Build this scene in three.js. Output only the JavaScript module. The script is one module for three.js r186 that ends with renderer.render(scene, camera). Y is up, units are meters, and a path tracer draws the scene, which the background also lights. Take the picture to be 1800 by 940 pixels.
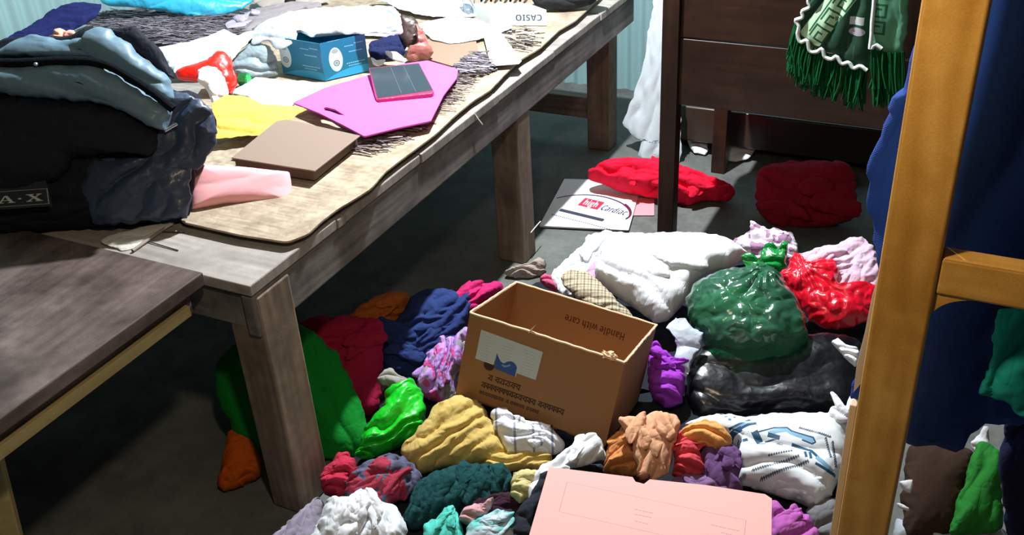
import * as THREE from 'three';
import { RoundedBoxGeometry } from 'three/addons/geometries/RoundedBoxGeometry.js';
import { ImprovedNoise } from 'three/addons/math/ImprovedNoise.js';
import { mergeGeometries } from 'three/addons/utils/BufferGeometryUtils.js';

// ------------------------------------------------------------------ camera, light, exposure
const scene = new THREE.Scene();
scene.background = new THREE.Color(0x000000);
const F = 1750, CX = 900, CY = 470, EYE = new THREE.Vector3(0, 1.92, 0);
const V = (x, y, z) => new THREE.Vector3(x, y, z);
const kD = V(1007, -1107, F).normalize();                                  // the bed's long direction, in lens axes
const kG = V(180, 2930, F); kG.addScaledVector(kD, -kG.dot(kD)).normalize();   // straight down
const kX = V().crossVectors(kG, kD); if (kX.x < 0) kX.negate();
const camera = new THREE.PerspectiveCamera(2 * Math.atan(CY / F) * 180 / Math.PI, 1800 / 940, 0.05, 60);
camera.matrixAutoUpdate = true;
{
  const right = V(kX.x, -kG.x, -kD.x), down = V(kX.y, -kG.y, -kD.y), fwd = V(kX.z, -kG.z, -kD.z);
  camera.position.copy(EYE);
  camera.quaternion.setFromRotationMatrix(new THREE.Matrix4().makeBasis(right, down.clone().negate(), fwd.clone().negate()));
}
const renderer = new THREE.WebGLRenderer({ antialias: true });
renderer.toneMapping = THREE.LinearToneMapping;
renderer.toneMappingExposure = 1.0;
renderer.shadowMap.enabled = true;
const LAMP = [-1.33, 2.36, -2.85], LAMP_POWER = 35;
const LAMP2 = [-0.5, 2.06, -0.75], LAMP2_POWER = 2.6;

// ------------------------------------------------------------------ helpers
const counts = {};
function numbered(n) { const k = counts[n] = (counts[n] ?? -1) + 1; return k ? `${n}_${String(k).padStart(3, '0')}` : n; }
function tag(o, label, category, group) { o.userData.label = label; o.userData.category = category; if (group) o.userData.group = group; return o; }
function thing(name, label, category, group) { const g = new THREE.Group(); g.name = numbered(name); scene.add(g); return tag(g, label, category, group); }
function mesh(name, geo, mat, parent) {
  const m = new THREE.Mesh(geo, mat); m.name = parent && parent !== scene ? name : numbered(name);
  m.castShadow = m.receiveShadow = true; (parent ?? scene).add(m); return m;
}
const structure = (name, geo, mat, parent) => { const m = mesh(name, geo, mat, parent); if (!parent) m.userData.kind = 'structure'; return m; };
let seedState = 7;
const rnd = () => { seedState = (seedState * 16807) % 2147483647; return seedState / 2147483647; };
const rr = (a, b) => a + (b - a) * rnd();
const noiseGen = new ImprovedNoise();
const N3 = (x, y, z = 0) => noiseGen.noise(x + 100.37, y + 57.11, z + 3.7);
function rayOf(px, py) { const r = V(px - CX, py - CY, F); return V(r.dot(kX), -r.dot(kG), -r.dot(kD)); }
const at = (px, py, h = 0) => { const r = rayOf(px, py); return EYE.clone().addScaledVector(r, (h - EYE.y) / r.y); };
const atZ = (px, py, z) => { const r = rayOf(px, py); return EYE.clone().addScaledVector(r, z / r.z); };
const atX = (px, py, x) => { const r = rayOf(px, py); return EYE.clone().addScaledVector(r, x / r.x); };
function onPlane(px, py, f) { const r = rayOf(px, py); return EYE.clone().addScaledVector(r, f.P.clone().sub(EYE).dot(f.n) / r.dot(f.n)); }
const pairs = (a) => a.split(' ').map((s) => s.split(',').map(Number));

// a plane with axes, facing n, through P
function frame(P, n) {
  n = n.clone().normalize();
  const u = V(0, 1, 0).cross(n); if (u.length() < 0.05) u.set(1, 0, 0); u.addScaledVector(n, -u.dot(n)).normalize();
  return { P: P.clone(), n, u, v: n.clone().cross(u) };
}
const shift = (f, d) => ({ ...f, P: f.P.clone().addScaledVector(f.n, d) });
function to2(f, p) { const d = p.clone().sub(f.P); return [d.dot(f.u), d.dot(f.v)]; }
const to3 = (f, a, b, c = 0) => f.P.clone().addScaledVector(f.u, a).addScaledVector(f.v, b).addScaledVector(f.n, c);
// the plane of a heap piece: rests at height h where its outline is lowest, leans between facing up (k = 1) and facing the viewer (k = 0)
function restFrame(pts, h, k) {
  const low = pts.reduce((a, b) => (b[1] > a[1] ? b : a)), P = at(low[0], low[1], h);
  const n = EYE.clone().sub(P).normalize().multiplyScalar(1 - k).add(V(0, k, 0));
  return frame(P, n);
}
const billow = (x, y, z) => Math.min(1, Math.abs(N3(x, y, z)) * 2.2);
function foldField(o) {
  const d = (o.dir ?? 0) * Math.PI / 180, c = Math.cos(d), s = Math.sin(d), q = o.freq ?? 14, al = o.along ?? 0.3, sd = o.seed ?? 0, A = o.amp ?? 0.015;
  return (x, y) => {
    if (o.knotAt) {
      const dx = x - o.knotAt[0], dy = y - o.knotAt[1], r = Math.hypot(dx, dy), th = Math.atan2(dy, dx), fall = Math.min(1, r / 0.03) * Math.exp(-r / (o.reach ?? 0.12));
      return A * fall * (0.8 * Math.abs(Math.sin(th * (o.pleats ?? 7) + 2 * N3(x * 9, y * 9, sd))) - 0.3) + 0.5 * A * (billow(x * q, y * q, sd) - 0.5) + 0.3 * A * billow(x * q * 2.6, y * q * 2.6, sd + 4);
    }
    const a = x * c + y * s, b = -x * s + y * c, g = q * (o.dense ?? 1.8);
    const pl = (u, v, f, z) => { const w = v * f + (o.warp ?? 1.1) * N3(u * f * al, v * f * 0.45, z) + 0.35 * N3(u * f * 0.9, v * f * 0.9, z + 3); return Math.pow(Math.abs(Math.sin(Math.PI * w)), 0.7) * (0.62 + 0.7 * N3(u * f * al * 0.8, v * f * 0.4, z + 7)); };
    const p1 = pl(a, b, g, sd), t2 = (o.cross ?? 48) * Math.PI / 180, p2 = pl(a * Math.cos(t2) + b * Math.sin(t2), -a * Math.sin(t2) + b * Math.cos(t2), g * 0.8, sd + 21);
    const low = N3(a * q * 0.45, b * q * 0.45, sd + 33), sel = Math.max(0, Math.min(1, 0.5 + (o.mixed ?? 1.7) * N3(a * q * 0.3, b * q * 0.3, sd + 51)));
    return 1.3 * A * (Math.max(p1, p2 * sel) - 0.5 + (o.low ?? 0.7) * low + 0.14 * Math.abs(N3(a * g * 1.8, b * g * 3, sd + 11)));
  };
}
// a closed soft body: outline on a plane, filled out to both sides, with folds
function lumpGeo(pts, f, o = {}) {
  const raw = o.ring2 ? o.ring2.map(([a, b]) => V(a, b, 0)) : pts.map(([x, y]) => { const [a, b] = to2(f, onPlane(x, y, f)); return V(a, b, 0); });
  const curve = new THREE.CatmullRomCurve3(raw, true, 'catmullrom', o.tension ?? 0.35);
  const n = o.n ?? 150, M = o.rings ?? 44, B = 6, t = o.t ?? 0.05, back = o.back ?? t * 0.7, field = foldField(o), sd = o.seed ?? 0;
  const ring = curve.getSpacedPoints(n).slice(0, n);
  let ca = 0, cb = 0; ring.forEach((p) => { ca += p.x / n; cb += p.y / n; });
  const spine = o.spine ? o.spine.map(([x, y]) => to2(f, onPlane(x, y, f))) : [[ca, cb], [ca, cb]];
  const cen = ring.map((p) => {
    let best = null, bd = 1e9;
    for (let i = 0; i + 1 < spine.length; i++) {
      const [ax, ay] = spine[i], [bx, by] = spine[i + 1], dx = bx - ax, dy = by - ay, L = dx * dx + dy * dy;
      const q = L ? Math.max(0, Math.min(1, ((p.x - ax) * dx + (p.y - ay) * dy) / L)) : 0, x = ax + q * dx, y = ay + q * dy, d = Math.hypot(p.x - x, p.y - y);
      if (d < bd) { bd = d; best = [x, y]; }
    }
    return best;
  });
  const pos = [], uv = [], idx = [], E = o.edge ?? 2.6, xs = ring.map((p) => p.x), ys = ring.map((p) => p.y);
  const x0 = Math.min(...xs), x1 = Math.max(...xs), y0 = Math.min(...ys), y1 = Math.max(...ys);
  const put = (a, b, h) => { const p = to3(f, a, b, h); pos.push(p.x, p.y, p.z); if (o.uvBox) uv.push((a - x0) / (x1 - x0), (b - y0) / (y1 - y0)); else uv.push(a, b); };
  const jag = o.jag ?? Math.min(0.007, 0.003 + (o.amp ?? 0.015) * 0.2);
  for (let i = M; i >= 0; i--) {                         // front, from the rim to the middle... kept as full rings
    const s = Math.sin(i / M * Math.PI / 2);
    for (let j = 0; j < n; j++) {
      const a0 = cen[j][0] + (ring[j].x - cen[j][0]) * s, b0 = cen[j][1] + (ring[j].y - cen[j][1]) * s;
      const w = 1 - Math.pow(s, 16), dome = t * Math.pow(Math.max(0, 1 - Math.pow(s, E)), 0.5);
      const js = jag * s * s, j1 = js * (N3(a0 * 26, b0 * 26, sd + 31) + 0.6 * N3(a0 * 70, b0 * 70, sd + 32)) * 1.4, j2 = js * (N3(a0 * 26, b0 * 26, sd + 41) + 0.6 * N3(a0 * 70, b0 * 70, sd + 42)) * 1.4;
      put(a0 + j1, b0 + j2, dome + (w * 0.75 + 0.25) * field(a0, b0));
    }
  }
  for (let i = B - 1; i >= 0; i--) {
    const s = Math.sin(i / B * Math.PI / 2) * 0.985;
    for (let j = 0; j < n; j++) {
      const a0 = cen[j][0] + (ring[j].x - cen[j][0]) * s, b0 = cen[j][1] + (ring[j].y - cen[j][1]) * s;
      put(a0, b0, -back * Math.pow(Math.max(0, 1 - Math.pow(s, E)), 0.5) - 0.0008);
    }
  }
  const R = (i, j) => i * n + (j % n);
  for (let i = 0; i < M; i++) for (let j = 0; j < n; j++) idx.push(R(i, j), R(i, j + 1), R(i + 1, j), R(i, j + 1), R(i + 1, j + 1), R(i + 1, j));
  const b0 = M + 1;                                      // back rings run from near the rim inwards
  for (let j = 0; j < n; j++) idx.push(R(0, j + 1), R(0, j), R(b0, j), R(0, j + 1), R(b0, j), R(b0, j + 1));
  for (let i = b0; i < b0 + B - 1; i++) for (let j = 0; j < n; j++) idx.push(R(i, j + 1), R(i, j), R(i + 1, j), R(i, j + 1), R(i + 1, j), R(i + 1, j + 1));
  const g = new THREE.BufferGeometry();
  g.setAttribute('position', new THREE.Float32BufferAttribute(pos, 3)); g.setAttribute('uv', new THREE.Float32BufferAttribute(uv, 2)); g.setIndex(idx);
  // make sure faces look outwards
  const p = g.attributes.position, A = V().fromBufferAttribute(p, idx[0]), Bv = V().fromBufferAttribute(p, idx[1]), C = V().fromBufferAttribute(p, idx[2]);
  if (Bv.sub(A).cross(C.sub(A)).dot(f.n) < 0) { for (let i = 0; i < idx.length; i += 3) [idx[i], idx[i + 1]] = [idx[i + 1], idx[i]]; g.setIndex(idx); }
  g.computeVertexNormals();
  return g;
}
function frameOf(pts, o) {
  let f = o.frame ?? (o.plane ? frame(V(...o.plane.p), V(...o.plane.n)) : restFrame(pts, o.h ?? 0.03, o.k ?? 0.35));
  if (o.off) f = shift(f, o.off);
  return f;
}
function lump(name, outline, mat, o = {}, parent) {
  const pts = pairs(outline), f = frameOf(pts, o), oo = { ...o };
  if (o.knot) oo.knotAt = to2(f, onPlane(o.knot[0], o.knot[1], f));
  const m = mesh(name, lumpGeo(pts, f, oo), mat, parent); return m;
}
// one heap piece that is a thing of its own
function heap(name, label, category, outline, mat, o = {}) {
  const m = tag(lump(name, outline, mat, o), label, category, o.group);
  if (o.folds) addFolds(m, pairs(outline), mat, o);
  return m;
}
// loose folds of the same cloth lying over its body, their free edges casting lines
function addFolds(m, pts, mat, o) {
  const f = frameOf(pts, o), p2 = pts.map(([x, y]) => to2(f, onPlane(x, y, f))), n = p2.length;
  const c = p2.reduce((a, p) => [a[0] + p[0] / n, a[1] + p[1] / n], [0, 0]), d = (o.dir ?? 0) * Math.PI / 180 + (o.turn ?? 0);
  const R0 = p2.reduce((a, p) => a + Math.hypot(p[0] - c[0], p[1] - c[1]) / n, 0);
  const keep = seedState; seedState = 1000 + Math.floor(((o.seed ?? 1) * 7919 + n * 131 + Math.abs(Math.round(c[0] * 1e4)) + pts[0][0] * 17 + pts[0][1] * 29) % 90000);
  for (let k = 0; k < o.folds; k++) {
    const q = p2[Math.floor(rnd() * n)], s = rr(0.1, 0.62), x = c[0] + (q[0] - c[0]) * s, y = c[1] + (q[1] - c[1]) * s, ang = d + rr(-0.5, 0.5), L = R0 * rr(0.35, 0.62), W = R0 * rr(0.13, 0.26);
    const h = (o.t ?? 0.05) * Math.sqrt(Math.max(0, 1 - Math.pow(s, o.edge ?? 2.6))) * 0.96, bend = rr(-0.35, 0.35), ring = [];
    const lean = f.n.clone().addScaledVector(f.u, (x - c[0]) / R0 * 0.45).addScaledVector(f.v, (y - c[1]) / R0 * 0.45), ff = frame(to3(f, x, y, h), lean);
    const nn = 9; for (let i = 0; i < nn; i++) { const t = i / nn * Math.PI * 2, e = rr(0.75, 1.2), a = Math.cos(t) * L * e, b = Math.sin(t) * W * e + bend * a * a / L; ring.push([a * Math.cos(ang) - b * Math.sin(ang), a * Math.sin(ang) + b * Math.cos(ang)]); }
    const geo = lumpGeo(null, ff, { ring2: ring, t: W * 0.5, back: W * 0.5, amp: (o.amp ?? 0.015) * 0.6, freq: (o.freq ?? 14) * 1.2, along: 0.15, dir: ang * 180 / Math.PI, seed: (o.seed ?? 0) + k * 3 + 60, n: 70, rings: 18, edge: 3, mixed: 0.4, tension: 0.5, low: 0.4 });
    mesh('fold', geo, mat, m);
  }
  seedState = keep;
}
// a rigid sheet or slab: outline on a plane, extruded along the plane's normal
function slabGeo(pts, f, thick, o = {}) {
  const p2 = pts.map(([x, y]) => to2(f, onPlane(x, y, f))), r = o.round ?? 0;
  const sh = new THREE.Shape();
  const L = p2.length, inset = (a, b) => { const d = Math.hypot(b[0] - a[0], b[1] - a[1]), q = Math.min(r / d, 0.45); return [a[0] + (b[0] - a[0]) * q, a[1] + (b[1] - a[1]) * q]; };
  for (let i = 0; i < L; i++) {
    const a = p2[(i + L - 1) % L], b = p2[i], c = p2[(i + 1) % L];
    if (r) { const s = inset(b, a), e = inset(b, c); if (i) sh.lineTo(...s); else sh.moveTo(...s); sh.quadraticCurveTo(...b, ...e); } else if (i) sh.lineTo(...b); else sh.moveTo(...b);
  }
  sh.closePath();
  for (const h of o.holes ?? []) sh.holes.push(new THREE.Path(h.map(([x, y]) => new THREE.Vector2(...to2(f, onPlane(x, y, f))))));
  const bev = Math.min(o.bevel ?? 0.0008, thick * 0.4);
  const g = new THREE.ExtrudeGeometry(sh, { depth: thick - 2 * bev, bevelEnabled: true, bevelSize: bev, bevelThickness: bev, bevelOffset: -bev, bevelSegments: 2, curveSegments: 8 });
  g.translate(0, 0, bev - (o.below ? 0 : thick));                        // the outline is the face towards n; the slab lies behind it
  const xs = p2.map((p) => p[0]), ys = p2.map((p) => p[1]), x0 = Math.min(...xs), x1 = Math.max(...xs), y0 = Math.min(...ys), y1 = Math.max(...ys);
  if (o.corners) {                                     // uv square given by three outline corners: 0,0  1,0  0,1
    const [O, A, B] = o.corners.map((i) => p2[i]), ax = A[0] - O[0], ay = A[1] - O[1], bx = B[0] - O[0], by = B[1] - O[1], det = ax * by - ay * bx;
    const P = g.attributes.position, U = g.attributes.uv;
    for (let i = 0; i < P.count; i++) { const x = P.getX(i) - O[0], y = P.getY(i) - O[1]; U.setXY(i, (x * by - y * bx) / det, (ax * y - ay * x) / det); }
  } else if (o.uvBox) { const P = g.attributes.position, U = g.attributes.uv; for (let i = 0; i < P.count; i++) U.setXY(i, (P.getX(i) - x0) / (x1 - x0), (P.getY(i) - y0) / (y1 - y0)); }
  const m = new THREE.Matrix4().makeBasis(f.u, f.v, f.n).setPosition(f.P); g.applyMatrix4(m);
  return g;
}
const flat = (h) => frame(V(-1.5, h, -2.5), V(0, 1, 0));
function slab(name, outline, mat, f, thick, o, parent) { return mesh(name, slabGeo(pairs(outline), f, thick, o), mat, parent); }
function tubeGeo(points, r, seg = 40, rad = 8) { return new THREE.TubeGeometry(new THREE.CatmullRomCurve3(points), seg, r, rad, false); }
// uv in metres on boxes, grain running along axis 0 | 1 | 2
function boxUV(g, grain = 0) {
  if (g.index) g = g.toNonIndexed();
  const P = g.attributes.position, Nn = g.attributes.normal, u = new Float32Array(P.count * 2);
  for (let i = 0; i < P.count; i++) {
    const p = [P.getX(i), P.getY(i), P.getZ(i)], nn = [Math.abs(Nn.getX(i)), Math.abs(Nn.getY(i)), Math.abs(Nn.getZ(i))];
    const k = nn.indexOf(Math.max(...nn)), rest = [0, 1, 2].filter((a) => a !== k), g0 = rest.includes(grain) ? grain : rest[0], g1 = rest.find((a) => a !== g0);
    u[2 * i] = p[g0] + p[k] * 0.37; u[2 * i + 1] = p[g1] + p[k] * 0.61;
  }
  g.setAttribute('uv', new THREE.BufferAttribute(u, 2)); return g;
}
// a box from corner to corner with eased edges
function boxGeo(x0, x1, y0, y1, z0, z1, grain = 0, r = 0.004) {
  const w = x1 - x0, h = y1 - y0, d = z1 - z0, g = new RoundedBoxGeometry(w, h, d, 2, Math.min(r, w * 0.45, h * 0.45, d * 0.45));
  g.translate((x0 + x1) / 2, (y0 + y1) / 2, (z0 + z1) / 2); return boxUV(g, grain);
}

// ------------------------------------------------------------------ textures and materials
function dataTex(S, fn, srgb = true) {
  const d = new Uint8Array(S * S * 4);
  for (let y = 0; y < S; y++) for (let x = 0; x < S; x++) { const c = fn(x / S, y / S), i = 4 * (y * S + x); for (let k = 0; k < 3; k++) d[i + k] = Math.max(0, Math.min(255, c[k])); d[i + 3] = 255; }
  const t = new THREE.DataTexture(d, S, S); t.wrapS = t.wrapT = THREE.RepeatWrapping; t.magFilter = THREE.LinearFilter; t.minFilter = THREE.LinearMipmapLinearFilter; t.generateMipmaps = true;
  if (srgb) t.colorSpace = THREE.SRGBColorSpace; t.needsUpdate = true; return t;
}
// noise that tiles over the unit square
function tileN(x, y, f, z) { const a = N3(x * f, y * f, z), b = N3((x - 1) * f, y * f, z), c = N3(x * f, (y - 1) * f, z), d = N3((x - 1) * f, (y - 1) * f, z); return (a * (1 - x) + b * x) * (1 - y) + (c * (1 - x) + d * x) * y; }
const hex3 = (h) => { const c = parseInt(h.slice(1), 16); return [c >> 16, (c >> 8) & 255, c & 255]; };
const mix3 = (a, b, t) => a.map((v, i) => v + (b[i] - v) * t);
function woodTex(dark, light, o = {}) {
  const a = hex3(dark), b = hex3(light), sd = o.seed ?? 1;
  return dataTex(512, (x, y) => {
    const wob = 0.03 * tileN(x, y, 3, sd);
    const g = 0.5 + (o.grain ?? 0.4) * N3(x * 2.2, (y + wob) * 42, sd) * Math.min(1, 8 * Math.min(x, 1 - x)) + 0.3 * tileN(x, y, 11, sd + 3) + 0.3 * tileN(x, y, 27, sd + 5) + (o.stain ?? 0.5) * tileN(x, y, 5, sd + 8) + 0.25 * (Math.abs(Math.sin(x * 7919.3 + y * 104729.7) * 43758.5) % 1 - 0.5);
    return mix3(a, b, Math.max(0, Math.min(1, g)));
  });
}
function woodMat(dark, light, o = {}) {
  const t = woodTex(dark, light, o); t.repeat.set(1 / (o.size ?? 0.7), 1 / (o.size ?? 0.7));
  return new THREE.MeshPhysicalMaterial({ map: t, bumpMap: t, bumpScale: o.bump ?? 0.002, roughness: o.rough ?? 0.7, clearcoat: o.coat ?? 0, clearcoatRoughness: 0.35, specularIntensity: o.spec ?? 0.5 });
}
const weave = dataTex(256, (x, y) => { const w = 128 + 60 * Math.sin(x * Math.PI * 2 * 32) * Math.sin(y * Math.PI * 2 * 32) + 60 * tileN(x, y, 14, 2); return [w, w, w]; }, false); weave.repeat.set(1 / 0.1, 1 / 0.1);
// weave plus fine creases: thin sharp valleys between soft pads, tiling
const crease = dataTex(512, (x, y) => {
  const e = (f, z, st) => Math.pow(Math.min(1, Math.abs(tileN(x, y, f, z) + 0.5 * tileN(x, y, f * 2, z + 1)) * st), 0.6);
  const w = 40 + 110 * e(4, 61, 3) + 60 * e(9, 67, 3) + 14 * Math.sin(x * Math.PI * 2 * 120) * Math.sin(y * Math.PI * 2 * 120);
  return [w, w, w];
}, false); crease.repeat.set(1 / 0.22, 1 / 0.34);
const wrinkle = dataTex(512, (x, y) => { const q = 1 - Math.abs(tileN(x, y, 7, 5)) * 2.4, r = 1 - Math.abs(tileN(x, y, 15, 6)) * 2.4; const w = 90 + 90 * q + 50 * r; return [w, w, w]; }, false); wrinkle.repeat.set(1 / 0.3, 1 / 0.3);
const cm = {};
function cloth(hex, o = {}) {
  const key = hex + JSON.stringify(o);
  return cm[key] ??= new THREE.MeshPhysicalMaterial({ color: new THREE.Color(hex), roughness: o.rough ?? 0.92, bumpMap: o.flat ? weave : crease, bumpScale: o.bump ?? (o.flat ? 0.0012 : 0.004), sheen: o.sheen ?? 0.15, sheenRoughness: 0.6, sheenColor: new THREE.Color(hex), specularIntensity: 0.3 });
}
function plastic(hex, o = {}) {
  const key = 'p' + hex + JSON.stringify(o);
  return cm[key] ??= new THREE.MeshPhysicalMaterial({ color: new THREE.Color(hex), roughness: o.rough ?? 0.3, bumpMap: wrinkle, bumpScale: o.bump ?? 0.003, clearcoat: o.coat ?? 0.4, clearcoatRoughness: 0.2, transmission: o.trans ?? 0, thickness: 0 });
}
const paper = (hex, rough = 0.85) => cm['a' + hex + rough] ??= new THREE.MeshStandardMaterial({ color: new THREE.Color(hex), roughness: rough });
function canvasTex(w, h, draw) {
  const c = document.createElement('canvas'); c.width = w; c.height = h; const x = c.getContext('2d'); draw(x, w, h);
  const t = new THREE.CanvasTexture(c); t.colorSpace = THREE.SRGBColorSpace; return t;
}
const printed = (tex, rough = 0.7, o = {}) => new THREE.MeshPhysicalMaterial({ map: tex, roughness: rough, ...o });
// cloth dyed in patches or woven in checks, given by a function of uv metres
function patternMat(size, S, fn, o = {}) { const t = dataTex(S, fn); t.repeat.set(1 / size, 1 / size); return new THREE.MeshPhysicalMaterial({ map: t, roughness: 0.92, bumpMap: crease, bumpScale: 0.004, sheen: 0.12, specularIntensity: 0.3, ...o }); }

const M = {
  bed: woodMat('#565250', '#908a85', { seed: 2, stain: 0.8, rough: 0.75, bump: 0.003 }),
  bedLeg: woodMat('#66584c', '#988776', { seed: 3, stain: 0.7, rough: 0.75, bump: 0.003 }),
  bedTop: woodMat('#807973', '#b0a8a0', { seed: 5, stain: 0.7, rough: 0.7 }),
  desk: woodMat('#3f3430', '#7d6d68', { seed: 9, stain: 1.0, grain: 0.22, rough: 0.5, spec: 0.5 }),
  strip: woodMat('#9a8a5e', '#b8a878', { seed: 14, stain: 0.3, rough: 0.6 }),
  cabinet: woodMat('#24150f', '#3c261a', { seed: 17, stain: 0.6, rough: 0.45, coat: 0.2 }),
  alna: woodMat('#b07a2c', '#e2ac58', { seed: 21, stain: 0.5, rough: 0.45, coat: 0.35, bump: 0.001 }),
  board: patternMat(0.5, 512, (x, y) => mix3([122, 106, 88], [188, 172, 150], 0.6 + 0.5 * tileN(x, y, 9, 3) + 0.3 * tileN(x, y, 30, 4) + 0.35 * N3(x * 4, y * 60, 8) * Math.min(1, 8 * Math.min(x, 1 - x)))),
  cardboard: '#b07a48',
};

// ------------------------------------------------------------------ the room
const floorMat = patternMat(1.2, 512, (x, y) => { const q = 0.5 + 0.5 * tileN(x, y, 5, 1) + 0.35 * tileN(x, y, 18, 2) + 0.25 * tileN(x, y, 60, 3); return mix3([82, 83, 80], [124, 127, 122], q); }, { roughness: 0.75, sheen: 0, bumpMap: null });
const wallMat = new THREE.MeshStandardMaterial({ color: new THREE.Color('#8aabad'), roughness: 0.6 });
const plaster = new THREE.MeshStandardMaterial({ color: new THREE.Color('#3c3a36'), roughness: 0.9 });
const RX0 = -3.62, RX1 = 2.3, RZ0 = -4.72, RZ1 = 1.9, RH = 3.3;
structure('floor', boxGeo(RX0 - 0.2, RX1 + 0.2, -0.12, 0, RZ0 - 0.2, RZ1 + 0.2, 0, 0.001), floorMat);
structure('ceiling', boxGeo(RX0 - 0.2, RX1 + 0.2, RH, RH + 0.1, RZ0 - 0.2, RZ1 + 0.2, 0, 0.001), plaster);
structure('wall_right', boxGeo(RX1, RX1 + 0.12, 0, RH, RZ0 - 0.1, RZ1 + 0.1, 0, 0.001), plaster);
structure('wall_front', boxGeo(RX0 - 0.1, RX1 + 0.1, 0, RH, RZ1, RZ1 + 0.12, 0, 0.001), plaster);
// ribbed tin sheeting on the left and at the back
function tinWall(name, len, place) {
  const sh = new THREE.Shape(), pitch = 0.076, n = Math.ceil(len / pitch) * 10;
  sh.moveTo(0, -0.1); for (let i = 0; i <= n; i++) { const x = len * i / n; sh.lineTo(x, 0.009 * Math.cos(x / pitch * 2 * Math.PI)); } sh.lineTo(len, -0.1); sh.closePath();
  const g = new THREE.ExtrudeGeometry(sh, { depth: RH, bevelEnabled: false }); g.rotateX(-Math.PI / 2); place(g); return structure(name, g, wallMat);
}
tinWall('wall_left', RZ1 - RZ0 + 0.2, (g) => { g.rotateY(-Math.PI / 2); g.translate(RX0, 0, RZ0 - 0.1); });
tinWall('wall_back', RX1 - RX0 + 0.2, (g) => { g.rotateY(Math.PI); g.translate(RX1 + 0.1, 0, RZ0); });

// the lamps, above the frame
function lampBulb(pos, power, label, size, color) {
  const g = thing('hanging_bulb', label, 'lamp'), [x, y, z] = pos, c = new THREE.Color(color);
  mesh('cord', tubeGeo([V(x, y + 0.1, z), V(x + 0.004, (y + RH) / 2, z), V(x, RH, z)], 0.004, 12, 6), paper('#222222'), g);
  mesh('socket', new THREE.CylinderGeometry(0.02, 0.024, 0.07, 20).translate(x, y + 0.075, z), paper('#e8e4da', 0.4), g);
  const b = mesh('bulb', new THREE.SphereGeometry(0.04, 24, 18).translate(x, y, z), new THREE.MeshStandardMaterial({ color: 0xffffff, emissive: c, emissiveIntensity: 3, roughness: 0.4 }), g); b.castShadow = false;
  const l = new THREE.PointLight(c, power, 0, 2); l.position.set(x, y, z); l.castShadow = true; l.shadow.radius = size; l.shadow.mapSize.set(1024, 1024); l.name = 'bulb_light'; g.add(l);
}
lampBulb(LAMP, LAMP_POWER, 'bright white bulb hanging above the edge of the plank bed', 1.6, '#f4faff');
lampBulb(LAMP2, LAMP2_POWER, 'dim warm bulb hanging behind the viewer near the clothes rack', 2.5, '#ffe9c8');

// ------------------------------------------------------------------ the plank bed
const BX = -1.455, BZ0 = -1.462, BZ1 = -4.06, BXL = -3.5, BT = 0.735;
{
  const b = thing('plank_bed', 'large weathered plank bed used as a table, heaped with papers and bags', 'bed');
  const cuts = [BZ0, -1.815, -1.853, -2.24, -2.744, -3.2, -3.66, BZ1];
  for (let i = 0; i + 1 < cuts.length; i++) {
    const inset = i === 0 ? 0.004 : 0.002 * (i % 3);
    mesh('plank', boxGeo(BXL, BX - inset, BT - 0.03 - 0.001 * (i % 2), BT - 0.0015 * ((i * 2) % 3), cuts[i + 1] + 0.0012, cuts[i] - 0.0012, 0, 0.004), M.bedTop, b);
  }
  mesh('side_rail', boxGeo(BX - 0.045, BX - 0.006, 0.585, BT - 0.031, BZ1, BZ0 - 0.004, 2, 0.008), M.bed, b);
  mesh('end_rail', boxGeo(BXL, BX - 0.05, 0.6, BT - 0.031, BZ0 - 0.05, BZ0 - 0.012, 0, 0.006), M.bed, b);
  mesh('end_rail', boxGeo(BXL, BX - 0.05, 0.6, BT - 0.031, BZ1 + 0.01, BZ1 + 0.05, 0, 0.006), M.bed, b);
  mesh('stretcher', boxGeo(BXL, BX - 0.12, 0.135, 0.235, -4.02, -3.98, 0, 0.005), M.bedLeg, b);
  const legs = [[BX - 0.105, BX - 0.002, -1.60, -1.475], [BX - 0.12, BX - 0.008, -2.985, -2.885], [BX - 0.19, BX - 0.08, -4.05, -3.95], [BXL, BXL + 0.1, -1.6, -1.49], [BXL, BXL + 0.1, -4.05, -3.95]];
  for (const [x0, x1, z0, z1] of legs) mesh('leg', boxGeo(x0, x1, 0, BT - 0.04, z0, z1, 1, 0.007), M.bedLeg, b);
  mesh('splinter', tubeGeo([atX(933, 409, BX), atX(942, 398, BX - 0.002), atX(950, 389, BX - 0.004)], 0.0022, 8, 6), paper('#d8d0c4'), b);
}
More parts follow.
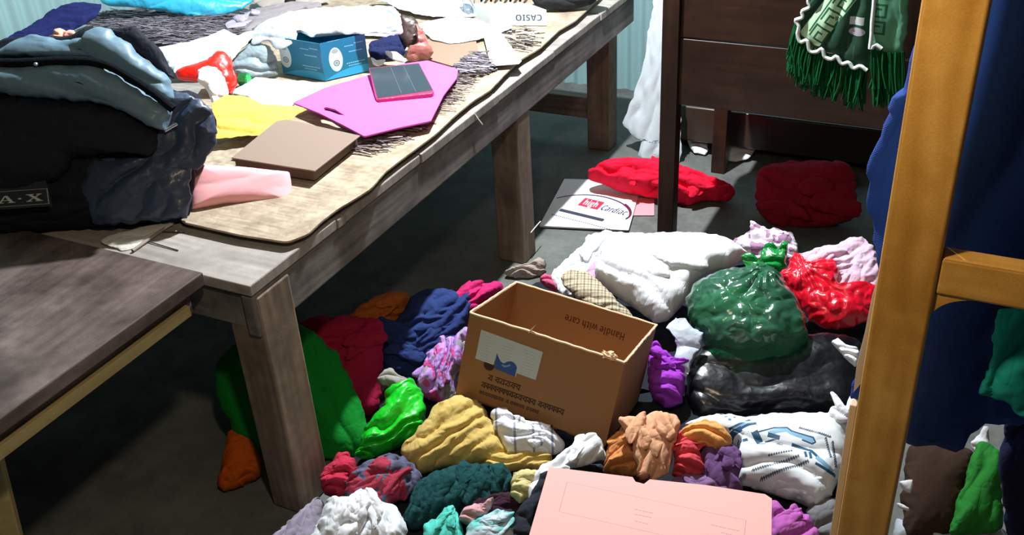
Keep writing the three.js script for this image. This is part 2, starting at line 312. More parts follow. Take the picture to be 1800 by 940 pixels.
// ------------------------------------------------------------------ the dark desk in the near corner
{
  const d = thing('desk', 'dark stained desk with a pale strip under its worn scratched top', 'desk');
  const x1 = -1.578, z0 = -1.448, z1 = -0.25, x0 = -2.75;
  mesh('desktop', boxGeo(x0, x1, 0.722, 0.757, z0, z1, 2, 0.004), M.desk, d);
  mesh('apron', boxGeo(x1 - 0.06, x1 - 0.03, 0.655, 0.722, z0 + 0.03, z1 - 0.03, 2, 0.003), M.desk, d);
  mesh('trim_strip', boxGeo(x1 - 0.034, x1 - 0.016, 0.662, 0.69, z0 + 0.05, z1 - 0.03, 2, 0.002), M.strip, d);
  mesh('back_panel', boxGeo(x0 + 0.02, x0 + 0.04, 0.05, 0.722, z0 + 0.03, z1 - 0.03, 2), M.desk, d);
  for (const [a, b] of [[x1 - 0.09, z1 - 0.09], [x0 + 0.04, z0 + 0.06], [x0 + 0.04, z1 - 0.09]]) mesh('leg', boxGeo(a, a + 0.05, 0, 0.722, b, b + 0.05, 1), M.desk, d);
  mesh('leg', slabGeo(pairs('-30,770 -8,768 40,960 -30,960'), frame(V(-1.65, 0.3, -1.02), V(0.7, 0.1, 0.6)), 0.05, { bevel: 0.004 }), M.strip, d);
}

// ------------------------------------------------------------------ the dark cabinet on legs behind the heap
{
  const c = thing('cabinet', 'tall dark brown wooden cabinet standing on square legs behind the heap', 'cabinet');
  const x0 = -1.035, x1 = 0.25, z0 = -3.95, z1 = -3.15;
  for (const [x, z] of [[x0, z1 - 0.06], [x0 - 0.005, z0], [x1 - 0.06, z1 - 0.06], [x1 - 0.06, z0]]) mesh('leg', boxGeo(x, x + 0.06, 0, 1.45, z, z + 0.06, 1, 0.004), M.cabinet, c);
  mesh('front_board', boxGeo(x0 + 0.06, x1 - 0.06, 0.6, 0.836, z1 - 0.04, z1 - 0.012, 0, 0.004), M.cabinet, c);
  mesh('front_board', boxGeo(x0 + 0.06, x1 - 0.06, 0.84, 1.44, z1 - 0.04, z1 - 0.012, 0, 0.004), M.cabinet, c);
  mesh('side_board', boxGeo(x0 + 0.012, x0 + 0.035, 0.6, 1.44, -3.62, z1 - 0.06, 1, 0.004), M.cabinet, c);
  mesh('bottom_board', boxGeo(x0 + 0.035, x1 - 0.035, 0.6, 0.62, z0 + 0.02, z1 - 0.04, 0, 0.003), M.cabinet, c);
  mesh('top_board', boxGeo(x0 - 0.02, x1 + 0.02, 1.45, 1.475, z0 - 0.02, z1 + 0.02, 0, 0.005), M.cabinet, c);
  const k = thing('low_chest', 'low dark glossy wooden chest against the back wall behind the cabinet', 'chest');
  mesh('body', boxGeo(-1.3, 0.2, 0.07, 0.235, -4.62, -4.03, 0, 0.01), new THREE.MeshPhysicalMaterial({ color: new THREE.Color('#3a2a22'), roughness: 0.28, clearcoat: 0.6, clearcoatRoughness: 0.25 }), k);
  for (const x of [-1.27, 0.1]) for (const z of [-4.6, -4.2]) mesh('leg', boxGeo(x, x + 0.06, 0, 0.07, z, z + 0.06, 1), M.cabinet, k);
}

// ------------------------------------------------------------------ the clothes rack on the right
{
  const a = thing('clothes_rack', 'orange brown wooden clothes rack standing close at the right', 'rack');
  const z1 = -1.215, z0 = -1.258;
  mesh('post', boxGeo(-0.0915, -0.0185, 0.04, 1.85, z0, z1, 1, 0.006), M.alna, a);
  mesh('post', boxGeo(0.78, 0.853, 0.04, 1.85, z0, z1, 1, 0.006), M.alna, a);
  mesh('crossbar', boxGeo(-0.02, 0.785, 1.19, 1.247, z0 + 0.004, z1 - 0.004, 0, 0.006), M.alna, a);
  mesh('crossbar', boxGeo(-0.02, 0.785, 0.5, 0.55, z0 + 0.004, z1 - 0.004, 0, 0.006), M.alna, a);
  mesh('crossbar', boxGeo(-0.02, 0.785, 1.72, 1.77, z0 + 0.004, z1 - 0.004, 0, 0.006), M.alna, a);
  const sh = new THREE.Shape(); sh.moveTo(0, 0); sh.lineTo(0.05, 0); sh.quadraticCurveTo(0.01, -0.006, 0, -0.035); sh.closePath();
  mesh('bracket', new THREE.ExtrudeGeometry(sh, { depth: 0.03, bevelEnabled: false }).translate(-0.019, 1.191, z0 + 0.006), M.alna, a);
  for (const x of [-0.055, 0.816]) mesh('foot', boxGeo(x - 0.035, x + 0.035, 0, 0.06, z0 - 0.2, z1 + 0.2, 2, 0.01), M.alna, a);
}

// ------------------------------------------------------------------ on the bed: hardboard, books, papers, boxes
const printCanvas = (x0, y0, x1, y1, q, draw) => canvasTex((x1 - x0) * q, (y1 - y0) * q, (c) => { c.scale(q, q); c.translate(-x0, -y0); draw(c); });
tag(slab('hardboard_sheet', '322,390 420,412 505,425 541,411 566,388 592,368 622,350 652,331 676,303 700,284 733,260 765,236 800,203 830,178 862,158 890,128 916,104 950,84 984,52 1012,36 1040,10 1062,-12 900,-45 560,-5 380,120 250,300', M.board, flat(0.759), 0.006, { round: 0.015, uvBox: false }), 'pale hardboard sheet with a wavy broken edge covering the plank bed', 'board');
{
  const b = thing('book', 'thick brown covered book beside the folded pink paper', 'book');
  const o = '407,277 553,300 633,238 492,207';
  slab('cover', o, paper('#8a7466', 0.45), flat(0.802), 0.004, { bevel: 0.001 }, b);
  slab('page_block', '412,278 550,299.5 627,238 493,210', paper('#5a463a'), flat(0.7978), 0.03, {}, b);
  slab('back_cover', o, paper('#4a382e', 0.6), shift(flat(0.802), -0.0345), 0.004, { bevel: 0.001 }, b);
}
heap('folded_paper', 'crumpled folded sheet of pink paper lying at the bag corner', 'paper', '334,290 420,293 508,303 513,330 516,358 450,357 400,358 337,368 333,330', paper('#f2acb0'), { h: 0.762, k: 0.3, t: 0.026, amp: 0.0025, freq: 7, dir: 5, along: 0.1, mixed: 0, jag: 0.001, tension: 0.05, edge: 4, back: 0.028 });
for (const [a, b, r, l] of [['216,406', '324,408', 0.0018, 'thin dark straight stick across the bare bed corner'], ['214,409', '313,440', 0.0016, 'thin brown stick crossing the flat stick at the bed corner'], ['233,441', '305,391', 0.0045, 'thick flat grey stick at the bare bed corner']]) {
  const [p, q] = [pairs(a)[0], pairs(b)[0]].map(([x, y]) => at(x, y, 0.7355 + r)); tag(mesh('stick', tubeGeo([p, p.clone().lerp(q, 0.5).add(V(0, 0.001, 0.002)), q], r, 16, 7), paper(r > 0.004 ? '#8c8078' : '#4a3a30')), l, 'stick');
}
heap('rag', 'pale rag scrap lying flat under the crossed sticks', 'rag', '180,426 196,413 232,405 300,388 304,394 262,420 250,432 214,440', cloth('#c8c2b8'), { h: 0.737, k: 0.9, t: 0.004, amp: 0.003, freq: 16 });
tag(mesh('matchstick', tubeGeo([atX(834, 200, BX), atX(841, 210, BX + 0.004), atX(848, 219, BX + 0.006)], 0.002, 8, 6), paper('#f2ecdf')), 'pale matchstick caught on the side rail of the bed', 'matchstick');
heap('yellow_paper', 'creased yellow paper sheet lying between bag and brown book', 'paper', '372,182 400,166 430,170 470,186 532,189 537,196 470,234 440,238 380,243', paper('#e0bc50'), { h: 0.794, k: 0.9, t: 0.008, amp: 0.012, freq: 8, along: 0.2, dir: -20, tension: 0.1, back: 0.004 });
const white = paper('#dde1e4');
heap('white_paper', 'large rumpled white paper behind the red funnel', 'paper', '278,84 332,74 395,53 428,68 450,55 447,64 412,100 395,132 340,128 305,128', white, { h: 0.764, k: 0.85, t: 0.015, amp: 0.012, freq: 7, tension: 0.1, back: 0.004 });
heap('white_paper', 'white paper lying in front of the blue carton', 'paper', '405,163 450,137 480,140 562,146 580,152 520,178 512,190 470,188 432,170', white, { h: 0.766, k: 0.95, t: 0.008, amp: 0.006, freq: 8, tension: 0.1, back: 0.004, seed: 3 });
heap('white_paper', 'white sheet spread beneath the clear plastic bag', 'paper', '560,16 690,12 706,30 700,66 640,62 560,40', white, { h: 0.77, k: 0.95, t: 0.01, amp: 0.012, freq: 9, tension: 0.1, back: 0.004, seed: 5 });
heap('white_paper', 'long white sheet with curled edge farthest back on the bed', 'paper', '655,-8 800,-14 830,12 836,30 790,31 740,26 700,15', white, { h: 0.775, k: 0.9, t: 0.012, amp: 0.012, freq: 7, tension: 0.1, back: 0.004, seed: 8 });
heap('white_paper', 'broad white sheet on the brown card before the boxed calculator', 'paper', '736,42 790,32 836,34 872,50 896,44 900,50 868,62 838,70 792,76 757,68', white, { h: 0.772, k: 0.95, t: 0.01, amp: 0.008, freq: 7, tension: 0.1, back: 0.004, seed: 11 });
tag(slab('white_card', '850,62 881,57 917,107 912,112 872,115 861,108', white, flat(0.778), 0.002, { round: 0.004 }), 'narrow white card with rounded end at the hardboard edge', 'card');
tag(slab('brown_card', '752,68 792,74 836,69 842,92 806,119 754,104', paper('#8a7260'), flat(0.768), 0.004, { round: 0.004 }), 'brown card lying between pink bag and white sheets', 'card');
{
  const g = thing('funnel', 'bright red plastic funnel lying on its side among white papers', 'funnel');
  lump('cone', '310,124 360,106 380,91 396,92 408,113 414,147 404,163 380,150 345,143 318,140', plastic('#ff2010', { rough: 0.35 }), { h: 0.775, k: 0.3, t: 0.03, amp: 0.003 }, g);
  mesh('rim', tubeGeo([[378, 90], [396, 91], [408, 112], [415, 147], [404, 165]].map(([x, y]) => at(x, y, 0.79)), 0.0035, 30, 8), plastic('#ff2010', { rough: 0.35 }), g);
}
heap('tissue', 'white tissue folded over the red funnel', 'tissue', '348,123 372,116 393,134 403,164 377,187 364,160 350,142', cloth('#f6eef0'), { h: 0.795, k: 0.4, t: 0.022, amp: 0.008, freq: 14 });
{
  const g = thing('bottle_cap', 'green screw cap lying beside the red funnel', 'cap'), c = at(433, 150, 0.766), pr = [];
  for (let i = 0; i <= 48; i++) pr.push(i);
  const body = new THREE.LatheGeometry([V(0, 0, 0), V(0.019, 0, 0), V(0.021, 0.002, 0), V(0.021, 0.032, 0), V(0.019, 0.034, 0), V(0.018, 0.004, 0), V(0, 0.004, 0)].map((p) => new THREE.Vector2(p.x, p.y)), 40);
  const ribs = pr.map((i) => new THREE.BoxGeometry(0.0014, 0.026, 0.0014).translate(0.0212, 0.018, 0).rotateY(i / 48 * Math.PI * 2));
  const o = (geo) => geo.rotateZ(1.57).rotateY(0.3).translate(c.x + 0.018, c.y + 0.021, c.z);
  mesh('shell', o(body), plastic('#12b050'), g); mesh('ribs', o(mergeGeometries(ribs)), plastic('#12b050'), g);
}
// upright thin-walled cartons from their footprint
function carton(g, foot, y0, y1, mats, t = 0.002, lid = false) {
  const c = foot.reduce((a, p) => [a[0] + p[0] / 4, a[1] + p[1] / 4], [0, 0]);
  foot.forEach((p, i) => {
    const q = foot[(i + 1) % 4], w = Math.hypot(q[0] - p[0], q[1] - p[1]), ang = Math.atan2(-(q[1] - p[1]), q[0] - p[0]);
    const geo = new THREE.BoxGeometry(w, y1 - y0, t), mid = [(p[0] + q[0]) / 2, (p[1] + q[1]) / 2];
    geo.rotateY(ang); geo.translate(mid[0], (y0 + y1) / 2, mid[1]);
    mesh('side', geo, mats[i] ?? mats[0], g);
  });
  const sh = new THREE.Shape(foot.map(([x, z]) => new THREE.Vector2(c[0] + (x - c[0]) * 0.985, -(c[1] + (z - c[1]) * 0.985))));
  for (const [n, y] of lid ? [['bottom', y0], ['top', y1]] : [['bottom', y0]]) mesh(n, new THREE.ExtrudeGeometry(sh, { depth: t, bevelEnabled: false }).rotateX(-Math.PI / 2).translate(0, n === 'top' ? y - t : y, 0), mats[4] ?? mats[0], g);
}
{
  const face = (big) => canvasTex(480, 400, (x, w, h) => {
    x.fillStyle = '#14789c'; x.fillRect(0, 0, w, h); x.fillStyle = '#2aa4d8'; x.beginPath(); x.moveTo(0, h); x.quadraticCurveTo(w * 0.5, h * 0.72, w, h * 0.8); x.lineTo(w, h); x.fill();
    const cx = big ? w * 0.3 : w * 0.12; x.fillStyle = '#cfe6ea'; x.beginPath(); x.ellipse(cx, h * 0.5, w * 0.15, h * 0.32, 0, 0, 7); x.fill();
    x.fillStyle = '#9fb8b8'; x.beginPath(); x.ellipse(cx, h * 0.28, w * 0.07, h * 0.06, 0, 0, 7); x.fill();
    x.strokeStyle = '#5c6c70'; x.lineWidth = 9; x.beginPath(); x.arc(cx + 4, h * 0.6, w * 0.058, 0, 7); x.stroke(); x.lineWidth = 5; x.strokeStyle = '#6a7a7c';
    for (let k = 0; k < 5; k++) { x.beginPath(); x.arc(cx + 4 + 11 * Math.cos(k * 1.26), h * 0.6 + 11 * Math.sin(k * 1.26), 4, 0, 7); x.stroke(); }
    x.fillStyle = '#8fd0f0'; for (const [a, b, l] of [[0.52, 0.2, 0.2], [0.74, 0.16, 0.2], [0.6, 0.36, 0.3], [0.52, 0.66, 0.42], [0.56, 0.73, 0.3]]) for (let k = 0; k < 9; k++) x.fillRect(w * (a + l * k / 9), h * b, w * l / 12, 9);
  });
  const A = [-2.044, -2.602], B = [-2.235, -2.622], C = [-1.952, -2.736], D = [B[0] + C[0] - A[0], B[1] + C[1] - A[1]];
  const g = thing('lamp_carton', 'open blue printed carton standing under the clear plastic bag', 'carton');
  const side = paper('#14789c', 0.5);
  carton(g, [B, A, C, D], 0.763, 0.893, [printed(face(false), 0.5), printed(face(true), 0.5), side, side, paper('#0c3048')]);
  const fl = new THREE.BoxGeometry(0.15, 0.05, 0.002).rotateX(-0.5).rotateY(-0.1).translate(-2.11, 0.91, -2.75); mesh('flap', fl, side, g);
}
{
  const g = thing('plastic_bag', 'clear white plastic bag draped over the blue carton', 'bag');
  lump('bag_film', '440,78 452,45 500,24 560,13 640,12 698,22 706,60 660,58 600,61 546,65 524,52 518,74 490,87 470,72', plastic('#c4d0d8', { rough: 0.35, trans: 0.15 }), { plane: { p: [-2.1, 0.905, -2.68], n: [0.1, 0.8, 0.4] }, t: 0.012, amp: 0.014, freq: 14, back: 0.004, spine: [[480, 60], [680, 40]], seed: 6 }, g);
  lump('bag_side', '408,118 420,100 442,76 470,78 484,96 488,132 440,139 418,132', plastic('#9fb2ba', { rough: 0.35, trans: 0.3 }), { h: 0.77, k: 0.2, t: 0.02, amp: 0.01, freq: 14, back: 0.01 }, g);
}
heap('navy_cloth', 'dark navy cloth bundle tucked behind the tablet', 'cloth', '648,84 660,70 702,62 714,80 706,100 690,104 655,106', cloth('#20264a'), { h: 0.77, k: 0.4, t: 0.03, amp: 0.014, seed: 14 });
{
  const g = thing('pouch', 'leathery pouch behind the tablet coloured brown for its shaded front and pink for its lit side', 'pouch');
  lump('flap', '703,30 716,26 731,33 737,48 736,80 715,82 704,70', plastic('#38241e', { rough: 0.5, bump: 0.002 }), { h: 0.8, k: 0.15, t: 0.02, amp: 0.005, seed: 2 }, g);  // dark brown carries the shade on the front face
  lump('body', '733,42 746,60 756,80 762,92 750,104 726,108 713,101 717,84 732,74', plastic('#9a5c52', { rough: 0.5, bump: 0.002 }), { h: 0.77, k: 0.15, t: 0.03, amp: 0.008, seed: 5 }, g);  // paler pink carries the light on the right side
}
heap('plastic_scrap', 'curved white plastic scrap against the blue carton', 'scrap', '651,101 658,108 668,108 677,106 673,113 664,116 655,112', plastic('#f4f4f4'), { h: 0.785, k: 0.6, t: 0.008, amp: 0.002, n: 60, rings: 12, tension: 0.3 });
heap('plastic_scrap', 'white pointed scrap between the tablet and the pouch', 'scrap', '676,92 695,92 706,98 714,108 704,109 688,103', plastic('#f4f4f4'), { h: 0.785, k: 0.6, t: 0.008, amp: 0.002, n: 60, rings: 12, seed: 3 });
{
  const g = thing('shopping_bag', 'flat pink fabric shopping bag with a cut handle slot', 'bag');
  const slot = [[568, 189], [575, 188], [590, 192], [607, 203], [596, 202], [580, 196], [570, 194]];
  slab('bag_panel', '515,180 570,154 640,134 700,113 752,106 805,121 803,136 780,166 757,212 700,224 640,239 606,221 560,198', cloth('#ee62cc', { sheen: 0, flat: 1, bump: 0.0006 }), flat(0.797), 0.006, { round: 0.006, holes: [slot], bevel: 0.0015 }, g);
}
{
  const g = thing('tablet', 'dark screened tablet in a pink case lying on the pink bag', 'tablet'), f = frame(at(700, 145, 0.815), V(0.02, 1, 0.06));
  slab('case', '648,119 737,110 763,160 760,164 664,175 660,170', plastic('#9c2050', { rough: 0.4 }), f, 0.014, { round: 0.006, bevel: 0.003 }, g);
  slab('screen', '650,119.8 736,111.4 761,158.2 663.5,172', new THREE.MeshPhysicalMaterial({ color: new THREE.Color('#252c36'), roughness: 0.3, clearcoat: 0.6, clearcoatRoughness: 0.15 }), shift(f, 0.001), 0.003, { round: 0.004 }, g);
  for (const [a, b, c, d] of [[686, 117, 706, 164], [709, 115, 731, 161]]) mesh('reflection_line', tubeGeo([onPlane(a, b, shift(f, 0.0012)), onPlane((a + c) / 2, (b + d) / 2, shift(f, 0.0012)), onPlane(c, d, shift(f, 0.0012))], 0.0006, 8, 5), paper('#66707a'), g);  // pale lines laid on the screen stand in for reflections
}
{
  const g = thing('calculator_box', 'white printed box lying upside down beside the glass tumbler', 'box');
  const front = canvasTex(512, 150, (x, w, h) => { x.fillStyle = '#e4eef2'; x.fillRect(0, 0, w, h); x.translate(w, h); x.rotate(Math.PI); x.fillStyle = '#4a5660'; x.font = 'bold 84px sans-serif'; x.textBaseline = 'middle'; x.fillText('CASIO', 36, h * 0.52, 250); x.fillStyle = '#a8b8c0'; for (let k = 0; k < 9; k++) x.fillRect(330 + k * 12, h * 0.5, 8, 8); });
  const A = at(863, 45, 0.762), C = at(961, 45, 0.762), B = at(833, 33, 0.762), Ax = [A.x, A.z], Cx = [C.x, C.z], Bx = [B.x, B.z], D = [B.x + C.x - A.x, B.z + C.z - A.z], w = paper('#eef2f4', 0.6);
  carton(g, [Bx, Ax, Cx, D], 0.762, 0.822, [w, printed(front, 0.6), w, w, w], 0.002, true);
}
{
  const g = thing('glass_tumbler', 'clear glass tumbler standing beside the white box', 'glass'), c = at(826, 32, 0.762);
  mesh('glass', new THREE.LatheGeometry([[0.001, 0], [0.02, 0], [0.022, 0.004], [0.026, 0.11], [0.024, 0.11], [0.0195, 0.008], [0.001, 0.007]].map((p) => new THREE.Vector2(...p)), 36).translate(c.x, c.y, c.z), new THREE.MeshPhysicalMaterial({ color: 0xe8f0f8, roughness: 0.05, transmission: 1, thickness: 0.002, ior: 1.5 }), g);
}
heap('dark_bag', 'dark rounded cloth bag at the far right corner of the bed', 'bag', '932,-30 938,6 960,16 990,18 1020,14 1046,3 1062,-30 1000,-60', cloth('#34383c', { flat: 1 }), { h: 0.765, k: 0.2, t: 0.06, amp: 0.003 });
['#3050c0', '#c03040', '#e8e8f0', '#2a3a90', '#7a50a0'].forEach((c, i) => {
  const p = at(846 + i * 17, 1.5, 0.8), q = at(858 + i * 17, -16, 0.8), g = thing('pen', ['blue', 'red', 'white', 'dark blue', 'violet'][i] + ' pen in the row behind the white printed box', 'pen', 'pens behind the box');
  const d = p.clone().lerp(q, 0.3); mesh('barrel', tubeGeo([p, d, q], 0.005, 10, 10), plastic(c), g); mesh('pen_cap', tubeGeo([q, q.clone().lerp(p, 0.15), q.clone().lerp(p, 0.3)], 0.0062, 6, 10), plastic(c), g);
});
{ // what the pens rest on
  const c = at(880, -8, 0.762); tag(mesh('notebook', boxGeo(c.x - 0.11, c.x + 0.16, 0.76, 0.793, c.z - 0.09, c.z + 0.015, 0, 0.003), paper('#d8d8e2')), 'pale notebook under the row of pens', 'notebook');
}
heap('cyan_sheet', 'bright cyan plastic sheet folded against the tin wall', 'sheet', '180,8 186,-20 300,-40 440,-30 448,-2 420,18 380,28 340,28 290,20 230,12', plastic('#38b4d8', { rough: 0.4 }), { h: 0.765, k: 0.4, t: 0.03, amp: 0.01, freq: 6, along: 0.2 });
heap('navy_cloth', 'navy blue cloth strip along the foot of the tin wall', 'cloth', '-10,140 -12,90 30,62 90,24 140,6 176,10 172,26 150,40 118,56 90,66 40,96', cloth('#22285a'), { h: 0.765, k: 0.6, t: 0.03, amp: 0.018, freq: 14, seed: 4 });
heap('crumpled_paper', 'crumpled rust and pink paper on top of the black bag', 'paper', '88,66 96,54 108,50 120,56 128,52 134,62 126,74 112,86 104,74 92,72', paper('#d89a84'), { frame: frame(at(200, 392, 0.755).add(V(-0.02, 0.0, -0.05)), V(0.55, 0.45, 0.9)), off: 0.02, t: 0.02, amp: 0.016, freq: 26, along: 0.8 });
heap('newspaper', 'folded grey newspaper piece at the back left of the white papers', 'paper', '430,62 420,40 452,14 490,8 560,6 566,12 520,22 466,40 452,66', paper('#8c8486'), { h: 0.765, k: 0.9, t: 0.012, amp: 0.016, freq: 12, seed: 6, tension: 0.1 });
heap('newspaper', 'beige paper behind the plastic bag at the frame top', 'paper', '446,2 452,-14 560,-18 580,2 530,12 470,20', paper('#a89c94'), { h: 0.772, k: 0.9, t: 0.012, amp: 0.012, freq: 10, seed: 9, tension: 0.1 });
heap('dark_scrap', 'small dark crumpled scrap on the beige paper', 'scrap', '500,6 502,-4 516,-6 520,4 512,9', cloth('#2a2224'), { h: 0.79, k: 0.6, t: 0.014, amp: 0.005, n: 50, rings: 12 });
heap('newspaper', 'lilac grey paper strip lying across the straw litter', 'paper', '396,40 440,20 460,18 462,28 430,46 400,50', paper('#a8a0b0'), { folds: 3, h: 0.78, k: 0.9, t: 0.006, amp: 0.006, freq: 12, seed: 12, tension: 0.1 });
// loose straw and shredded mat
function straw(label, outline, h, n, dirDeg, cols, len, wide) {
  const f = flat(h), pts = pairs(outline).map(([x, y]) => to2(f, onPlane(x, y, f)));
  const inside = (x, y) => { let c = false; for (let i = 0, j = pts.length - 1; i < pts.length; j = i++) { const [a, b] = pts[i], [d, e] = pts[j]; if ((b > y) !== (e > y) && x < (d - a) * (y - b) / (e - b) + a) c = !c; } return c; };
  const xs = pts.map((p) => p[0]), ys = pts.map((p) => p[1]), m = new THREE.InstancedMesh(new THREE.BoxGeometry(1, 0.0012, 0.0032), new THREE.MeshStandardMaterial({ roughness: 0.9 }), n), q = new THREE.Matrix4(), col = new THREE.Color();
  m.name = numbered('straw'); m.castShadow = m.receiveShadow = true;
  for (let i = 0; i < n; i++) {
    let a, b; do { a = rr(Math.min(...xs), Math.max(...xs)); b = rr(Math.min(...ys), Math.max(...ys)); } while (!inside(a, b));
    const p = to3(f, a, b, rr(0.0, 0.018)); q.compose(p, new THREE.Quaternion().setFromEuler(new THREE.Euler(rr(-0.2, 0.2), (dirDeg + rr(-28, 28)) * Math.PI / 180, rr(-0.12, 0.12))), V(rr(0.5, 1.3) * len, 1, rr(0.6, 3.4) * (wide ?? 1))); m.setMatrixAt(i, q);
    m.setColorAt(i, col.set(cols[Math.floor(rnd() * cols.length)]));
  }
  m.userData = { label, kind: 'stuff', category: 'straw' }; scene.add(m);
}
const SC = ['#6a6068', '#7a7078', '#4c464c', '#8e868e', '#5a5460', '#98909a', '#5e5654'];
straw('dark grey straw litter spread between the black bag and the cyan sheet', '140,40 180,26 250,22 330,32 380,34 450,22 470,40 440,64 400,72 300,82 260,72 230,60 170,50', 0.763, 1500, 20, SC, 0.09);
straw('frayed straw along the hardboard edge beside the pink bag', '612,268 640,244 700,230 760,214 800,140 830,122 850,128 800,180 740,232 690,258 640,276', 0.757, 260, 8, ['#4a4048', '#6a5c60', '#8a7a78', '#a89888', '#5c5054', '#9a8a7c'], 0.07, 0.5);
straw('frayed dark straw beside the white card at the hardboard edge', '806,120 842,95 870,118 850,130 812,136', 0.762, 260, 12, SC, 0.06);
straw('few frayed straws before the white printed box', '880,58 900,50 940,52 950,70 920,92 900,86', 0.761, 70, 4, ['#8a8078', '#5a5048', '#c8bcb0', '#3a3430'], 0.06);

// ------------------------------------------------------------------ the black travel bag
{
  const g = thing('travel_bag', 'big black and blue grey travel bag with a lettered patch', 'bag');
  const f0 = frame(at(200, 392, 0.755), V(0.55, 0.45, 0.9)), leath = plastic('#5c7888', { rough: 0.55, bump: 0.002, coat: 0.08 }), dark = cloth('#191c26', { rough: 0.7 }), mid = plastic('#2c3a52', { rough: 0.5, bump: 0.003, coat: 0.15 });
  lump('bag_body', '-60,396 -60,110 30,66 110,64 150,52 180,46 215,70 262,112 300,158 340,162 368,188 380,220 374,262 345,300 330,382 260,392 120,400', dark, { frame: f0, t: 0.05, amp: 0.008, back: 0.16, edge: 4 }, g);
  lump('end_panel', '300,165 330,160 366,186 381,212 378,250 350,296 334,300 330,380 250,392 168,390 150,350 128,300 140,276 220,270 275,258 290,232 300,205', mid, { frame: f0, off: 0.035, t: 0.035, amp: 0.02, freq: 8, along: 0.5, dir: 35, back: 0.02, seed: 3 }, g);
  lump('front_pocket', '-60,330 -60,172 0,166 90,172 160,180 214,194 268,224 280,252 262,272 200,268 130,275 120,300 60,330', dark, { frame: f0, off: 0.07, t: 0.05, amp: 0.008, freq: 7, back: 0.03, edge: 4 }, g);
  lump('front_bulge', '-60,172 -60,116 20,116 90,112 160,112 196,124 240,150 292,184 303,196 292,228 270,226 220,196 160,181 80,172 0,166', leath, { frame: f0, off: 0.085, t: 0.04, amp: 0.01, freq: 5, along: 0.2, dir: -25, low: 0.3, mixed: 0.6, spine: [[0, 140], [150, 146], [262, 200]], back: 0.03, seed: 5 }, g);
  lump('top_panel', '-60,100 -60,98 0,92 28,72 62,62 110,70 150,66 160,50 180,46 200,58 238,90 290,134 304,160 302,178 284,172 240,138 190,112 160,104 90,102 20,102', leath, { frame: f0, off: 0.05, t: 0.04, amp: 0.012, freq: 5, along: 0.2, dir: -30, low: 0.3, mixed: 0.6, spine: [[0, 96], [150, 88], [280, 150]], back: 0.03, seed: 8 }, g);
  const fz = shift(f0, 0.112), zp = [[-60, 108], [30, 110], [100, 107], [160, 108], [196, 118], [250, 150], [288, 178], [304, 192]].map(([x, y]) => onPlane(x, y, fz));
  const z = mesh('zipper', tubeGeo(zp, 0.011, 60, 8), cloth('#0c1018'), g);
  const pull = mesh('zip_pull', tubeGeo([[290, 230], [300, 224], [311, 218]].map(([x, y]) => onPlane(x, y, shift(f0, 0.085))), 0.004, 8, 6), new THREE.MeshStandardMaterial({ color: 0xd8dce0, metalness: 0.9, roughness: 0.3 }), g);
  mesh('zip_pull', new THREE.SphereGeometry(0.005, 12, 8).translate(...onPlane(63, 113, shift(f0, 0.125)).toArray()), pull.material, g);
  lump('strap', '198,52 236,47 262,68 284,90 300,124 304,138 282,122 250,98 220,76', dark, { frame: f0, off: 0.02, t: 0.02, amp: 0.004, back: 0.02, spine: [[215, 60], [295, 128]] }, g);
  const tx = canvasTex(512, 300, (x, w, h) => { x.fillStyle = '#181c22'; x.fillRect(0, 0, w, h); x.strokeStyle = '#8a948e'; x.lineWidth = 7; x.strokeRect(10, 40, w - 30, h - 80); x.fillStyle = '#aab4ac'; x.font = 'bold 150px serif'; x.textBaseline = 'middle'; x.fillText('A', 170, 160); x.fillText('X', 350, 160); x.fillRect(302, 150, 20, 20); });
  slab('name_patch', '-55,336 80,317 92,362 -50,372', printed(tx, 0.7), shift(f0, 0.098), 0.003, { corners: [3, 2, 0] }, g);
}

// ------------------------------------------------------------------ under the bed
heap('green_cloth', 'large dark green cloth hanging in the shade behind the near bed leg', 'cloth', '380,640 420,600 500,572 530,572 552,584 592,622 626,690 652,762 645,800 560,806 440,790 390,720', cloth('#0e7c28', { sheen: 0 }), { h: 0.02, k: 0.1, t: 0.06, amp: 0.012, freq: 6, along: 0.2, dir: 100 });
heap('maroon_cloth', 'maroon cloth in the shade beneath the bed', 'cloth', '515,600 540,560 620,556 672,568 672,640 668,706 650,730 600,730 560,690', cloth('#a01c40'), { folds: 3, h: 0.02, k: 0.1, t: 0.05, amp: 0.015, freq: 8, seed: 2 });
heap('orange_cloth', 'rust orange cloth bundle deepest under the bed', 'cloth', '612,560 640,530 690,514 720,518 718,556 690,580 650,584', cloth('#b4602a'), { folds: 3, h: 0.12, k: 0.15, t: 0.06, amp: 0.02, freq: 14, seed: 3 });
heap('navy_cloth', 'navy blue cloth under the bed beside the lilac cloth', 'cloth', '666,590 700,560 730,516 780,508 830,520 820,580 780,620 740,670 690,672 668,640', cloth('#28386a'), { folds: 4, h: 0.03, k: 0.2, t: 0.06, amp: 0.02, freq: 14, seed: 5 });
heap('grey_rag', 'grey rag scrap lying above the bright green plastic bag', 'rag', '662,666 684,646 700,660 716,668 700,680 672,676', cloth('#9a9690'), { h: 0.14, k: 0.5, t: 0.015, amp: 0.008 });
heap('orange_cloth', 'orange cloth on the floor between desk and near bed leg', 'cloth', '384,850 394,800 402,764 424,752 446,762 454,800 458,836 430,852 400,862', cloth('#c85a18'), { h: 0.01, k: 0.3, t: 0.05, amp: 0.015, seed: 8 });
heap('floor_rag', 'crumpled grey floor rag at the foot of the middle bed leg', 'rag', '886,480 900,470 935,462 950,455 962,462 955,480 930,488 905,488', cloth('#a89a90'), { h: 0.005, k: 0.4, t: 0.025, amp: 0.016, freq: 22 });

